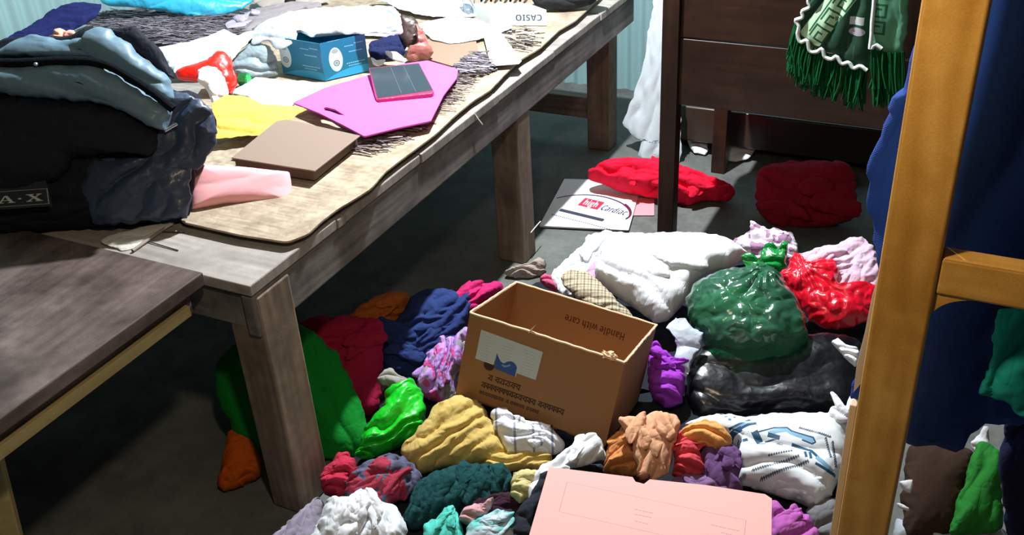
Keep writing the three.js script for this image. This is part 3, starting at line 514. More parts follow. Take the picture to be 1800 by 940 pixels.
// ------------------------------------------------------------------ papers and red bundle by the cabinet
{
  const g = thing('booklet', 'white printed booklet on the floor half in the shade of the bed', 'booklet');
  const tx = printCanvas(948, 312, 1122, 408, 6, (x) => {
    x.fillStyle = '#f6f6f8'; x.fillRect(900, 300, 300, 200);
    x.strokeStyle = '#3a2a50'; x.lineWidth = 2; x.beginPath(); x.moveTo(966, 358); x.bezierCurveTo(1000, 338, 1050, 338, 1085, 350); x.stroke(); x.lineWidth = 4; x.strokeStyle = '#5a2040'; x.beginPath(); x.moveTo(1084, 349); x.bezierCurveTo(1104, 356, 1112, 368, 1104, 373); x.stroke();
    x.save(); x.transform(1, 0.06, -0.12, 1, 1012, 349); x.fillStyle = '#c03050'; x.fillRect(0, 0, 38, 15); x.fillStyle = '#ffe4ec'; x.font = 'bold 13px sans-serif'; x.fillText('high', 5, 11.5); x.fillStyle = '#16244c'; x.font = 'italic bold 13px sans-serif'; x.fillText('Cardiac', 40, 13.5); x.restore();
    x.strokeStyle = '#3a3c4c'; x.lineWidth = 5; x.lineCap = 'round'; x.beginPath(); x.moveTo(991, 377); x.lineTo(1070, 381.5); x.stroke();
    x.fillStyle = '#5a6078'; for (let k = 0; k < 28; k++) x.fillRect(982 + k * 4, 386 + k * 0.26, 2.6, 1.6); x.fillStyle = '#e0a0b8'; for (let k = 0; k < 9; k++) x.fillRect(1080 + k * 3.6, 333 + k * 1.1, 2.4, 1.2);
  });
  const f = flat(0.016);
  slab('cover', '992,314 1032,315 1062,317 1122,343 1105,404 948,396', printed(tx, 0.5), f, 0.002, { uvBox: true }, g);
  slab('pages', '993,315 1062,319 1120,344 1103,403 949,396', paper('#e8e8ea'), shift(f, -0.0022), 0.008, {}, g);
}
tag(slab('pink_paper', '1112,346 1150,349 1150,378 1108,378', paper('#f49aa2'), flat(0.006), 0.003, {}), 'pink paper sheet sticking out from under the white booklet', 'paper');
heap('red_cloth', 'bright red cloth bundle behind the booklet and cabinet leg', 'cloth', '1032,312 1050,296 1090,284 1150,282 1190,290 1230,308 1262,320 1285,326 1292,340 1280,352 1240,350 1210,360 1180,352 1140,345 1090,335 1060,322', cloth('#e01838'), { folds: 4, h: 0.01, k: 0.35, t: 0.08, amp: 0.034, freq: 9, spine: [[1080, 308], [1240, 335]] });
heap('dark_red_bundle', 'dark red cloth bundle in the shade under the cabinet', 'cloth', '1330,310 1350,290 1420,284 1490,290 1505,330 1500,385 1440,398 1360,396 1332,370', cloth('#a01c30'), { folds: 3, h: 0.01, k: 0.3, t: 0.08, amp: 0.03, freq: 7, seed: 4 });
heap('hanging_sheet', 'long white sheet hanging beside the cabinet leg down to the floor', 'sheet', '1180,-340 1160,-60 1143,40 1130,120 1112,172 1095,218 1119,245 1130,240 1122,272 1128,284 1160,284 1180,284 1186,292 1193,290 1198,272 1197,236 1196,160 1192,40 1200,-340', cloth('#d4dee2', { sheen: 0.05, flat: 1 }), { plane: { p: [-1.3, 0.1, -3.95], n: [-0.1, 0.03, 1] }, t: 0.006, back: 0.004, amp: 0.016, freq: 7, along: 0.12, dir: 84, mixed: 0, tension: 0.05, spine: [[1170, 0], [1160, 260]] });
heap('white_roll', 'curled white plastic roll visible through the gap below the cabinet', 'roll', '1188,192 1202,190 1222,200 1226,216 1222,234 1210,244 1196,240 1190,236', plastic('#e0e8ea', { rough: 0.4 }), { plane: { p: [-1.12, 0.2, -4.12], n: [0, 0.2, 1] }, t: 0.03, amp: 0.012, freq: 14, back: 0.02, n: 70, rings: 18 });
heap('crumpled_paper', 'white crumpled paper on the floor left of the rear cabinet leg', 'paper', '1208,246 1242,248 1244,266 1240,272 1220,268 1212,258', paper('#f4f6f8'), { h: 0.01, k: 0.6, t: 0.012, amp: 0.008, freq: 14, tension: 0.1, n: 70, rings: 16 });
heap('tray', 'white flat tray on the floor right of the rear cabinet leg', 'tray', '1276,250 1332,254 1326,266 1314,280 1290,284 1272,280 1270,272', paper('#f4f6f8'), { h: 0.01, k: 0.6, t: 0.012, amp: 0.006, freq: 10, seed: 3, tension: 0.1, n: 70, rings: 16 });

// ------------------------------------------------------------------ the heap of clothes, back to front
heap('dark_blanket', 'dark slate blanket lying flat under the whole heap of clothes', 'blanket', '575,990 588,900 604,800 650,730 720,650 800,600 900,520 1000,478 1180,470 1300,440 1480,470 1530,560 1520,700 1500,860 1480,1000 900,1040', cloth('#23262e'), { h: 0.0, k: 1, t: 0.035, amp: 0.02, freq: 9, back: 0.0 , n: 160, spine: [[640, 880], [1000, 700], [1400, 700]] });
heap('pink_cloth', 'small rose cloth end behind the torn carton rim', 'cloth', '948,492 958,482 976,488 990,500 980,512 962,506', cloth('#d05a80'), { h: 0.1, k: 0.4, t: 0.02, amp: 0.01 });
heap('white_sheet', 'white sheet edge rising left of the big white pillowcase', 'sheet', '968,486 990,462 1018,436 1045,412 1078,406 1082,430 1066,470 1052,500 1030,520 990,520', cloth('#f2f4f8', { sheen: 0.05 }), { folds: 3, h: 0.1, k: 0.4, t: 0.025, amp: 0.02, freq: 9, along: 0.2, dir: 60 });
heap('checked_towel', 'beige checked towel between the carton and the white pillowcase', 'towel', '984,486 1004,474 1030,478 1058,498 1086,530 1112,556 1100,562 1050,545 1008,520', patternMat(0.045, 128, (x, y) => { const a = x % 0.5 < 0.1 || (x + 0.2) % 0.5 < 0.05, b = y % 0.5 < 0.1 || (y + 0.2) % 0.5 < 0.05; return a && b ? [96, 92, 84] : a || b ? [150, 140, 120] : [196, 180, 152]; }), { h: 0.16, k: 0.5, t: 0.02, amp: 0.008 });
heap('pink_strip', 'pink printed cloth strip between the two white sheets', 'cloth', '1028,492 1036,470 1048,460 1056,470 1050,500 1040,512', cloth('#e8a0c0'), { h: 0.17, k: 0.4, t: 0.014, amp: 0.006 });
heap('pillowcase', 'big stuffed white pillowcase behind the open cardboard carton', 'pillowcase', '1066,418 1100,414 1180,413 1240,415 1290,428 1312,446 1296,462 1250,476 1218,496 1204,530 1176,562 1150,566 1120,545 1086,522 1058,500 1044,486 1056,450', cloth('#f4f6fa', { sheen: 0.05 }), { folds: 2, h: 0.12, k: 0.4, t: 0.07, amp: 0.014, freq: 7, along: 0.15, dir: -30, edge: 4, spine: [[1100, 460], [1220, 455]] });
heap('floral_cloth', 'white and mauve bundle of cloth behind the green bag', 'cloth', '1282,430 1300,418 1326,402 1360,402 1392,412 1402,440 1395,470 1340,470 1296,456', patternMat(0.3, 256, (x, y) => (tileN(x, y, 6, 3) + 0.6 * tileN(x, y, 14, 8) > 0.16 ? [170, 130, 160] : [238, 228, 238])), { folds: 4, h: 0.08, k: 0.3, t: 0.05, amp: 0.022, freq: 13 });
heap('mauve_cloth', 'pale mauve cloth spilling over the red bag', 'cloth', '1398,450 1424,440 1450,440 1490,420 1516,420 1540,440 1550,480 1540,520 1500,545 1470,520 1440,470 1404,466', cloth('#d8b8cc'), { folds: 5, h: 0.14, k: 0.35, t: 0.05, amp: 0.024, freq: 13, dir: 40, seed: 8 });
heap('red_bag', 'shiny red plastic bag tied shut behind the green bag', 'bag', '1370,488 1384,470 1392,452 1398,444 1408,460 1440,458 1470,462 1474,500 1500,520 1530,500 1546,510 1540,550 1500,575 1450,578 1420,560 1390,520', plastic('#e0102c', { rough: 0.3, trans: 0.12 }), { h: 0.1, k: 0.35, t: 0.06, amp: 0.02, freq: 12, knot: [1408, 482], reach: 0.1, off: 0.03 });
heap('black_bag', 'black shiny plastic bag lying under the green bag', 'bag', '1208,700 1206,660 1216,630 1244,610 1300,600 1400,590 1480,590 1512,610 1510,680 1500,730 1440,730 1340,732 1230,738', plastic('#080a10', { rough: 0.3, coat: 0.35, bump: 0.002 }), { h: 0.02, k: 0.5, t: 0.05, amp: 0.008, freq: 6, mixed: 0.8, edge: 4, spine: [[1260, 660], [1440, 660]] });
{
  const g = thing('green_bag', 'stuffed translucent green plastic bag with knotted ears', 'bag'), gm = plastic('#68b890', { rough: 0.2, trans: 0.8, coat: 0.6 });
  const o = { h: 0.12, k: 0.3, t: 0.12, back: 0.09, amp: 0.02, freq: 10, knot: [1345, 488], pleats: 6, reach: 0.14, edge: 2.4 };
  lump('bag_film', '1206,528 1222,500 1260,480 1310,472 1344,466 1366,478 1392,520 1414,556 1420,586 1408,612 1370,632 1310,640 1262,628 1232,600 1212,566', gm, o, g);
  lump('contents', '1214,560 1236,524 1290,506 1336,520 1362,552 1372,584 1364,610 1330,626 1290,626 1256,610 1230,588', cloth('#8a8f8c'), { ...o, knot: null, h: 0.125, t: 0.108, back: 0.07, off: -0.01 }, g);
  lump('knot', '1330,490 1338,478 1352,476 1362,486 1356,498 1340,500', gm, { h: 0.3, k: 0.1, t: 0.02, amp: 0.008, n: 60, rings: 14 }, g);
  lump('ear', '1338,484 1336,456 1346,436 1358,424 1366,438 1372,430 1386,424 1384,450 1376,474 1358,486', plastic('#12a048', { rough: 0.25, trans: 0.35 }), { h: 0.31, k: 0.05, t: 0.012, amp: 0.02, freq: 20, n: 80, rings: 20 }, g);
  lump('ear', '1330,486 1312,470 1304,452 1322,444 1338,460 1346,480', plastic('#12a048', { rough: 0.25, trans: 0.35 }), { h: 0.31, k: 0.1, t: 0.01, amp: 0.015, freq: 20, n: 70, rings: 16, seed: 4 }, g);
}
heap('silver_sheet', 'grey silvery plastic sheet standing beside the carton corner', 'sheet', '1172,574 1186,558 1206,560 1214,574 1236,586 1230,606 1208,660 1196,680 1186,660 1190,620 1186,592', plastic('#b8c0cc', { rough: 0.35, coat: 0.2 }), { h: 0.1, k: 0.2, t: 0.006, amp: 0.014, freq: 8, back: 0.004, tension: 0.15 });
heap('purple_cloth', 'bright purple cloth wedged beside the right side of the carton', 'cloth', '1140,620 1150,600 1170,616 1186,632 1202,650 1206,684 1196,708 1170,716 1148,700 1138,660', cloth('#a040c0'), { folds: 4, h: 0.06, k: 0.3, t: 0.05, amp: 0.024, freq: 16 });
heap('white_rag', 'white rag end hanging against the clothes rack post', 'rag', '1460,600 1472,594 1486,604 1508,612 1506,644 1490,634 1474,616', cloth('#f4f4f6', { sheen: 0 }), { h: 0.22, k: 0.2, t: 0.016, amp: 0.008, freq: 20, n: 70, rings: 18 });
heap('magenta_cloth', 'magenta cloth in a roll behind the left carton edge', 'cloth', '758,556 790,528 806,508 836,498 878,500 884,514 846,540 826,566 812,590 790,592 770,580', cloth('#c02868'), { folds: 4, h: 0.1, k: 0.35, t: 0.05, amp: 0.028, freq: 14, dir: 30 });
heap('lilac_cloth', 'lilac cloth twisted against the left side of the carton', 'cloth', '736,660 752,620 776,600 800,590 822,578 820,620 806,660 800,706 776,712 748,700 728,690', patternMat(0.25, 256, (x, y) => { const q = tileN(x, y, 5, 6) + 0.5 * tileN(x, y, 11, 2); return q > 0.3 ? [204, 84, 148] : q < -0.12 ? [150, 140, 156] : [184, 142, 214]; }), { folds: 8, h: 0.06, k: 0.35, t: 0.06, amp: 0.03, freq: 17, dir: 70, along: 0.35 });
// the open carton, tipped a little on the heap
{
  const g = thing('cardboard_carton', 'open brown cardboard carton with a torn rim and pasted label', 'carton');
  const W = 0.448, H = 0.251, D = 0.345, T = 0.005, base = '#a0744a';
  g.position.set(-0.976, 0.227, -2.1); g.setRotationFromMatrix(new THREE.Matrix4().makeRotationY(0.073).multiply(new THREE.Matrix4().makeRotationX(-0.287)).multiply(new THREE.Matrix4().makeRotationZ(-0.133)));
  const speck = (x, w, h, dx = 0) => { x.fillStyle = base; x.fillRect(0, 0, w, h); for (let k = 0; k < 2600; k++) { x.fillStyle = ['rgba(90,56,28,.10)', 'rgba(220,170,120,.10)', 'rgba(120,80,44,.10)'][k % 3]; x.fillRect(rnd() * w, rnd() * h, 2 + rnd() * 14, 1 + rnd() * 3); } };
  const plain = printed(canvasTex(512, 384, (x, w, h) => speck(x, w, h)), 0.85);
  const front = printed(canvasTex(1120, 628, (x, w, h) => {
    speck(x, w, h); x.fillStyle = '#3a2a20'; x.beginPath(); x.arc(205, 330, 40, 0, 7); x.fill();
    const line = (lx, ly, n, sz, col) => { x.strokeStyle = col; x.lineWidth = sz * 0.16; x.lineCap = 'butt'; let p = lx; for (let k = 0; k < n; k++) { const cw = sz * (0.5 + rnd() * 0.35); if (rnd() < 0.13) { p += sz * 0.35; continue; } x.beginPath(); x.moveTo(p, ly); x.lineTo(p + cw, ly); x.moveTo(p + cw * 0.8, ly); x.lineTo(p + cw * 0.8, ly + sz * 0.8); x.moveTo(p + cw * 0.8, ly + sz * 0.7); x.lineTo(p + cw * 0.1, ly + sz * (0.3 + 0.3 * rnd())); x.lineTo(p + cw * 0.6, ly + sz * 0.15); x.stroke(); p += cw; } };
    line(180, 400, 9, 50, '#4a2e1a'); line(175, 468, 20, 48, '#3e2614'); line(170, 536, 24, 30, '#4a2e1a');
  }), 0.85);
  const back = printed(canvasTex(1120, 628, (x, w, h) => { speck(x, w, h); x.save(); x.translate(915, 135); x.rotate(Math.PI + 0.02); x.fillStyle = '#5a2c14'; x.font = 'bold 80px sans-serif'; x.fillText('Handle with care', 0, 0, 480); x.restore(); }), 0.85);
  const wall = (name, w, h, m, pos, ry) => { const o = mesh(name, new THREE.BoxGeometry(w, h, T), m, g); o.position.set(...pos); o.rotation.y = ry; return o; };
  const fr = wall('side', W, H, front, [0, 0, D / 2 - T / 2], 0);
  wall('side', W, H, back, [0, 0, -D / 2 + T / 2], 0); wall('side', D - 2 * T, H, plain, [W / 2 - T / 2, 0, 0], Math.PI / 2); wall('side', D - 2 * T, H, plain, [-W / 2 + T / 2, 0, 0], Math.PI / 2);
  mesh('bottom', new THREE.BoxGeometry(W, T, D).translate(0, -H / 2 + T / 2, 0), plain, g);
  // torn pale edge along the rim
  const rimM = paper('#ecc8a0'), corners = [[-W / 2, D / 2], [W / 2, D / 2], [W / 2, -D / 2], [-W / 2, -D / 2]];
  corners.forEach(([x, z], i) => {
    const [x2, z2] = corners[(i + 1) % 4], pts = []; for (let k = 0; k <= 22; k++) { const q = k / 22; pts.push(V(x + (x2 - x) * q + rr(-1, 1) * 0.001, H / 2 + rr(-0.0012, 0.0012), z + (z2 - z) * q + rr(-1, 1) * 0.001)); }
    mesh('torn_edge', tubeGeo(pts, 0.0034, 90, 6), rimM, g);
  });
  const tg = new THREE.IcosahedronGeometry(0.013, 4), tp = tg.attributes.position; for (let i = 0; i < tp.count; i++) { const v = V().fromBufferAttribute(tp, i), q = 1 + 0.9 * N3(v.x * 190, v.y * 190, v.z * 190); tp.setXYZ(i, v.x * q, v.y * q, v.z * q); } tg.computeVertexNormals();
  mesh('torn_tuft', tg.scale(1.5, 0.7, 0.8).translate(W / 2 - 0.045, H / 2 + 0.004, D / 2), rimM, g);
  mesh('torn_sliver', new THREE.ConeGeometry(0.003, 0.035, 6).rotateZ(-0.5).translate(-0.04, H / 2 + 0.012, D / 2), rimM, g);
  const lab = canvasTex(900, 420, (x, w, h) => {
    x.fillStyle = '#ccd8d8'; x.fillRect(0, 0, w, h); x.strokeStyle = '#9aa8a8'; x.lineWidth = 3;
    for (const [a, b] of [[60, 210], [340, 520], [640, 840]]) for (let k = 0; k < 9; k++) { x.beginPath(); x.moveTo(a + 20 * rnd(), 60 + k * 36); x.lineTo(b - 60 * rnd(), 60 + k * 36); x.stroke(); }
    x.fillStyle = '#2c5aa0'; x.beginPath(); x.moveTo(285, 210); x.bezierCurveTo(340, 300, 400, 330, 430, 290); x.bezierCurveTo(500, 230, 560, 250, 600, 300); x.lineTo(600, h); x.lineTo(280, h); x.fill(); x.strokeStyle = '#7aa8d8'; x.lineWidth = 22; x.beginPath(); x.moveTo(390, 330); x.bezierCurveTo(440, 360, 470, 320, 500, 300); x.stroke();
  });
  const ls = new THREE.Shape(); [[0, 0], [0.085, 0], [0.085, 0.03], [0.092, -0.012], [0.19, -0.016], [0.19, 0], [0.276, 0], [0.28, 0.118], [0, 0.122]].forEach(([x, y], i) => (i ? ls.lineTo(x, y) : ls.moveTo(x, y)));
  const lg = new THREE.ExtrudeGeometry(ls, { depth: 0.0006, bevelEnabled: false }), U = lg.attributes.uv, P = lg.attributes.position;
  for (let i = 0; i < P.count; i++) U.setXY(i, P.getX(i) / 0.28, (P.getY(i) + 0.016) / 0.138);
  const lm = mesh('label', lg, printed(lab, 0.5), g); lm.scale.set(0.66, 0.72, 1); lm.position.set(-0.185, 0.0, D / 2 + 0.0002); lm.rotation.z = -0.02;
}
heap('dark_blue_cloth', 'dark blue cloth in front of the carton foot', 'cloth', '930,752 960,738 1010,756 1040,770 1010,786 960,780', cloth('#1c2438'), { h: 0.1, k: 0.5, t: 0.03, amp: 0.014 });
{
  const g = thing('green_plastic_bag', 'bright green plastic bag bulging out from under the bed', 'bag'), gm = plastic('#18c828', { rough: 0.35, coat: 0.3 });
  lump('bag_film', '632,796 638,764 652,742 672,720 680,690 700,672 724,670 742,690 748,716 744,750 720,776 690,790 660,802', gm, { h: 0.06, k: 0.3, t: 0.06, amp: 0.022, freq: 14, dir: 20, spine: [[665, 770], [712, 700]] }, g);
  lump('tail', '622,798 640,780 664,782 676,792 650,806 630,804', gm, { h: 0.06, k: 0.4, t: 0.02, amp: 0.014, freq: 24, n: 60, rings: 14 }, g);
}
heap('white_striped_cloth', 'white cloth with thin stripes right of the mustard cloth', 'cloth', '862,724 892,722 898,738 930,744 966,752 984,768 990,790 970,800 930,800 892,794 872,760', patternMat(0.05, 64, (x) => (x < 0.12 ? [150, 156, 172] : [236, 238, 244])), { folds: 4, h: 0.11, k: 0.4, t: 0.04, amp: 0.014, freq: 16, dir: -15 });
{
  const g = thing('mustard_cloth', 'ribbed mustard yellow cloth mounded in front of the carton', 'cloth'), mm = cloth('#cbb066');
  lump('folds', '708,790 724,770 744,742 770,712 800,700 826,702 850,718 872,748 888,776 896,806 880,820 830,820 780,824 736,832 714,818', mm, { h: 0.08, k: 0.35, t: 0.07, amp: 0.022, freq: 13, along: 0.1, dir: 26, edge: 2.8, mixed: 0.8, low: 0.4 }, g);
  lump('tail', '850,812 890,794 940,796 972,806 956,826 910,826 870,830', mm, { h: 0.09, k: 0.5, t: 0.025, amp: 0.014, freq: 16, dir: 5, spine: [[870, 816], [950, 812]] }, g);
}
heap('grey_white_cloth', 'white cloth with a charcoal underside folded beside the pink folder', 'cloth', '926,860 940,834 970,806 1008,780 1040,764 1060,782 1066,802 1040,812 1000,820 972,832 946,860 930,886', cloth('#e2e6ea', { sheen: 0.05 }), { folds: 2, h: 0.12, k: 0.4, t: 0.03, amp: 0.016, freq: 9, along: 0.15, dir: 35, spine: [[940, 860], [1045, 785]] });
heap('charcoal_cloth', 'charcoal cloth tucked under the white cloth fold', 'cloth', '962,836 990,816 1030,806 1064,802 1060,824 1020,832 980,840', cloth('#34404a'), { h: 0.1, k: 0.4, t: 0.02, amp: 0.012, seed: 3 });
heap('cream_cloth', 'cream yellow cloth scrap left of the pink folder', 'cloth', '896,866 898,846 906,830 930,826 948,830 944,850 930,872 916,884 900,876', cloth('#cfc48a'), { folds: 2, h: 0.12, k: 0.4, t: 0.025, amp: 0.014, freq: 18 });
heap('red_checked_cloth', 'crimson patched cloth against the near bed leg', 'cloth', '564,850 574,824 596,800 612,798 628,816 632,846 622,866 596,876 570,868', cloth('#b83048'), { folds: 4, h: 0.06, k: 0.35, t: 0.05, amp: 0.024, freq: 17 });
heap('slate_patch_cloth', 'slate cloth with crimson patches below the green bag', 'cloth', '606,880 614,840 630,822 664,804 700,802 726,818 738,846 730,866 700,880 680,896 640,904', patternMat(0.22, 256, (x, y) => (tileN(x, y, 4, 9) + 0.4 * tileN(x, y, 9, 3) > 0.06 ? [160, 54, 72] : mix3([70, 74, 96], [112, 110, 134], 0.5 + tileN(x, y, 9, 5)))), { folds: 5, h: 0.06, k: 0.35, t: 0.05, amp: 0.024, freq: 14, seed: 5 });
heap('teal_shawl', 'dark teal fuzzy shawl below the mustard cloth', 'shawl', '706,920 716,886 734,850 760,832 800,822 850,818 890,822 904,850 890,876 850,890 800,906 760,926 724,930', cloth('#1e4a4c', { bump: 0.012 }), { folds: 3, h: 0.05, k: 0.4, t: 0.06, amp: 0.018, freq: 16, along: 0.15, dir: 65 });
heap('plum_cloth', 'dark plum cloth in the low hollow left of the folder', 'cloth', '820,910 840,880 880,868 912,872 922,900 905,925 860,930', cloth('#3a2230'), { folds: 3, h: 0.07, k: 0.4, t: 0.03, amp: 0.014 });
heap('black_strip', 'charcoal cloth strip running down beside the folder edge', 'cloth', '900,960 910,900 930,872 950,836 966,828 960,852 944,900 930,960', cloth('#2a2e36'), { h: 0.1, k: 0.4, t: 0.02, amp: 0.01, spine: [[915, 940], [958, 838]] });
heap('white_shirt', 'crumpled white shirt at the lower edge beside the bed leg', 'shirt', '548,960 556,926 574,890 586,876 616,878 650,878 686,886 706,900 714,922 712,960 640,975', cloth('#eef2f8', { sheen: 0.05 }), { folds: 6, h: 0.06, k: 0.4, t: 0.06, amp: 0.026, freq: 13, along: 0.2, dir: 60 });
heap('lilac_grey_cloth', 'lilac grey cloth trailing round the near bed leg foot', 'cloth', '470,960 500,925 530,900 556,874 568,884 574,898 560,930 550,960', cloth('#9a94a6'), { h: 0.02, k: 0.45, t: 0.03, amp: 0.016, freq: 10, dir: 40, spine: [[490, 950], [560, 886]] });
heap('pink_beige_cloth', 'dusty pink cloth peak behind the aqua cloth', 'cloth', '806,914 812,894 830,886 852,884 870,876 866,892 850,910 830,926', cloth('#cfa0a4'), { folds: 2, h: 0.1, k: 0.3, t: 0.025, amp: 0.014, freq: 18 });
heap('aqua_cloth', 'bright aqua cloth peak at the lower edge', 'cloth', '744,960 748,926 766,912 782,896 796,888 806,904 816,930 814,960 780,970', cloth('#5cd0c0'), { folds: 3, h: 0.07, k: 0.3, t: 0.03, amp: 0.02, freq: 12, along: 0.2, dir: 70 });
heap('aqua_cloth', 'pale aqua and grey cloth beside the dusty pink peak', 'cloth', '812,960 820,930 842,912 866,902 886,898 902,902 906,930 896,960 850,972', patternMat(0.3, 256, (x, y) => mix3([92, 196, 186], [190, 206, 214], Math.max(0, Math.min(1, 0.4 + 2.4 * tileN(x, y, 4, 7))))), { folds: 4, h: 0.07, k: 0.35, t: 0.03, amp: 0.02, freq: 14, seed: 5 });
// the orange bundle right of the carton
heap('orange_cloth', 'orange tan cloth bundle in front of the carton corner', 'cloth', '1058,826 1062,796 1074,770 1092,750 1110,740 1130,750 1140,790 1136,826 1110,836 1080,834', cloth('#d08a52'), { folds: 4, h: 0.1, k: 0.35, t: 0.05, amp: 0.022, freq: 15, dir: 30, along: 0.25 });
heap('peach_garment', 'peach garment with a tan waistband hanging towards the folder notch', 'garment', '1090,744 1104,732 1130,734 1150,724 1176,726 1192,742 1184,780 1184,812 1172,834 1140,846 1120,846 1118,812 1110,776', cloth('#e2aa86'), { folds: 4, h: 0.15, k: 0.25, t: 0.035, amp: 0.018, freq: 12, along: 0.18, dir: 82 });
heap('brown_tab', 'brown cloth tab lying in the notch of the pink folder', 'cloth', '1118,836 1140,834 1142,844 1134,850 1122,848', cloth('#4a2416'), { h: 0.175, k: 0.4, t: 0.01, amp: 0.003, n: 50, rings: 10 });
heap('coral_cloth', 'coral red cloth gathered between peach garment and purple cloth', 'cloth', '1182,836 1186,800 1182,772 1196,758 1218,762 1230,790 1240,816 1232,836 1210,842', cloth('#d04a52'), { folds: 4, h: 0.13, k: 0.35, t: 0.045, amp: 0.02, freq: 17, dir: 5 });
heap('apricot_cloth', 'apricot orange cloth corner resting on the printed white bag', 'cloth', '1192,762 1206,748 1228,742 1256,742 1276,756 1284,780 1262,790 1230,784 1206,776', cloth('#e8a460'), { folds: 2, h: 0.19, k: 0.4, t: 0.03, amp: 0.014, freq: 14 });
heap('purple_grey_cloth', 'dusky purple cloth draped before the printed white bag', 'cloth', '1228,790 1246,776 1282,780 1302,794 1306,816 1298,846 1302,862 1270,866 1240,850 1234,820', cloth('#6a4a78'), { folds: 3, h: 0.12, k: 0.35, t: 0.035, amp: 0.016, freq: 9, along: 0.2, dir: 110 });
heap('mauve_grey_cloth', 'dull mauve cloth peeping over the top edge of the folder', 'cloth', '1176,850 1190,838 1230,834 1262,840 1276,860 1250,872 1200,870', cloth('#80608a'), { folds: 2, h: 0.12, k: 0.4, t: 0.02, amp: 0.012, seed: 6 });
{
  const g = thing('printed_bag', 'white plastic bag printed with large blue letters', 'bag');
  const tx = printCanvas(1200, 712, 1492, 898, 4, (x) => {
    x.translate(0, 42);
    x.fillStyle = '#f0f6fa'; x.fillRect(1200, 600, 300, 400);
    x.strokeStyle = x.fillStyle = '#2c5a80'; x.lineJoin = 'round';
    const st = (w, c, ...p) => { x.lineWidth = w * 1.5; x.strokeStyle = c; x.beginPath(); p.forEach(([a, b], i) => (i ? x.lineTo(a, b) : x.moveTo(a, b))); x.stroke(); };
    const B = '#28587c', L = '#8ab8d4';
    for (const [a, b, s] of [[1262, 735, 6], [1272, 742, 6], [1280, 746, 5], [1288, 740, 4]]) { x.fillStyle = '#5a84a6'; x.fillRect(a, b, s, s * 0.8); }
    st(7, L, [1290, 764], [1322, 746]); st(2.4, B, [1284, 764], [1318, 742]); st(3, B, [1330, 747], [1316, 752], [1286, 774]); st(6, B, [1284, 774], [1306, 760]); st(4, B, [1304, 786], [1320, 777]); st(2, B, [1290, 782], [1304, 776]);
    st(8, B, [1329, 762], [1342, 779]); st(1, B, [1324, 764], [1338, 782], [1352, 778]);
    st(6, L, [1354, 762], [1366, 754], [1384, 748], [1394, 752], [1432, 758]); st(1.8, B, [1336, 762], [1362, 749], [1384, 744], [1392, 749], [1430, 753], [1435, 760], [1430, 764], [1412, 761]); st(5, B, [1353, 763], [1374, 765]); st(2, B, [1374, 765], [1350, 776]);
    st(3.4, B, [1396, 772], [1430, 776], [1446, 788]); st(3, B, [1420, 780], [1424, 790]); st(3, B, [1428, 779], [1432, 791]); st(5, L, [1440, 786], [1470, 802]); st(3, B, [1440, 797], [1462, 803], [1476, 805]);
    const scrib = (x0, y0, x1, y1, n, h) => { for (let k = 0; k < n; k++) { const q = k / n, a = x0 + (x1 - x0) * q, b = y0 + (y1 - y0) * q; st(1.1, '#4c5c6c', [a, b], [a + h * 0.3, b - h * 0.8], [a + h * 0.6, b - h * 0.1]); if (k % 3 === 0) st(1, '#4c5c6c', [a, b - h * 0.5], [a + h * 0.7, b - h * 0.5]); } };
    scrib(1336, 828, 1412, 792, 20, 6); scrib(1352, 838, 1428, 798, 22, 7); scrib(1404, 742, 1460, 748, 16, 5); scrib(1462, 756, 1474, 796, 12, 6); scrib(1450, 752, 1464, 784, 10, 5); scrib(1360, 800, 1400, 784, 10, 4);
  });
  lump('bag_film', '1204,750 1226,738 1274,732 1310,738 1350,730 1400,726 1456,726 1490,716 1490,800 1474,850 1452,880 1436,892 1400,876 1350,862 1302,852 1294,830 1308,806 1296,782 1250,764', printed(tx, 0.35, { clearcoat: 0.3 }), { h: 0.06, k: 0.4, t: 0.06, amp: 0.014, freq: 7, uvBox: true, spine: [[1300, 770], [1420, 800]], n: 140 }, g);
  lump('handle', '1456,728 1460,714 1470,712 1466,700 1460,692 1466,690 1478,704 1486,714 1500,690 1506,694 1494,722 1490,740 1470,744', plastic('#f0f4f8', { rough: 0.4 }), { h: 0.2, k: 0.3, t: 0.012, amp: 0.006, spine: [[1470, 730], [1490, 724]], n: 90 }, g);
  lump('bag_bottom', '1304,848 1340,838 1400,846 1440,820 1466,826 1470,850 1452,886 1434,896 1398,880 1350,866', plastic('#e4eaee', { rough: 0.4 }), { h: 0.05, k: 0.3, t: 0.05, amp: 0.022, freq: 10, seed: 7 }, g);
}
heap('grey_rag', 'dull grey rag beneath the right end of the printed bag', 'rag', '1414,900 1424,882 1450,874 1476,880 1490,910 1480,950 1440,950 1426,930', cloth('#77777a'), { h: 0.02, k: 0.4, t: 0.03, amp: 0.016, freq: 8, dir: 60 });
heap('orchid_cloth', 'orchid pink cloth beside the right edge of the folder', 'cloth', '1346,890 1362,880 1378,896 1396,888 1410,902 1430,918 1446,950 1400,975 1350,970', cloth('#b860b0'), { folds: 4, h: 0.06, k: 0.4, t: 0.03, amp: 0.018, freq: 10, along: 0.2, dir: 50 });
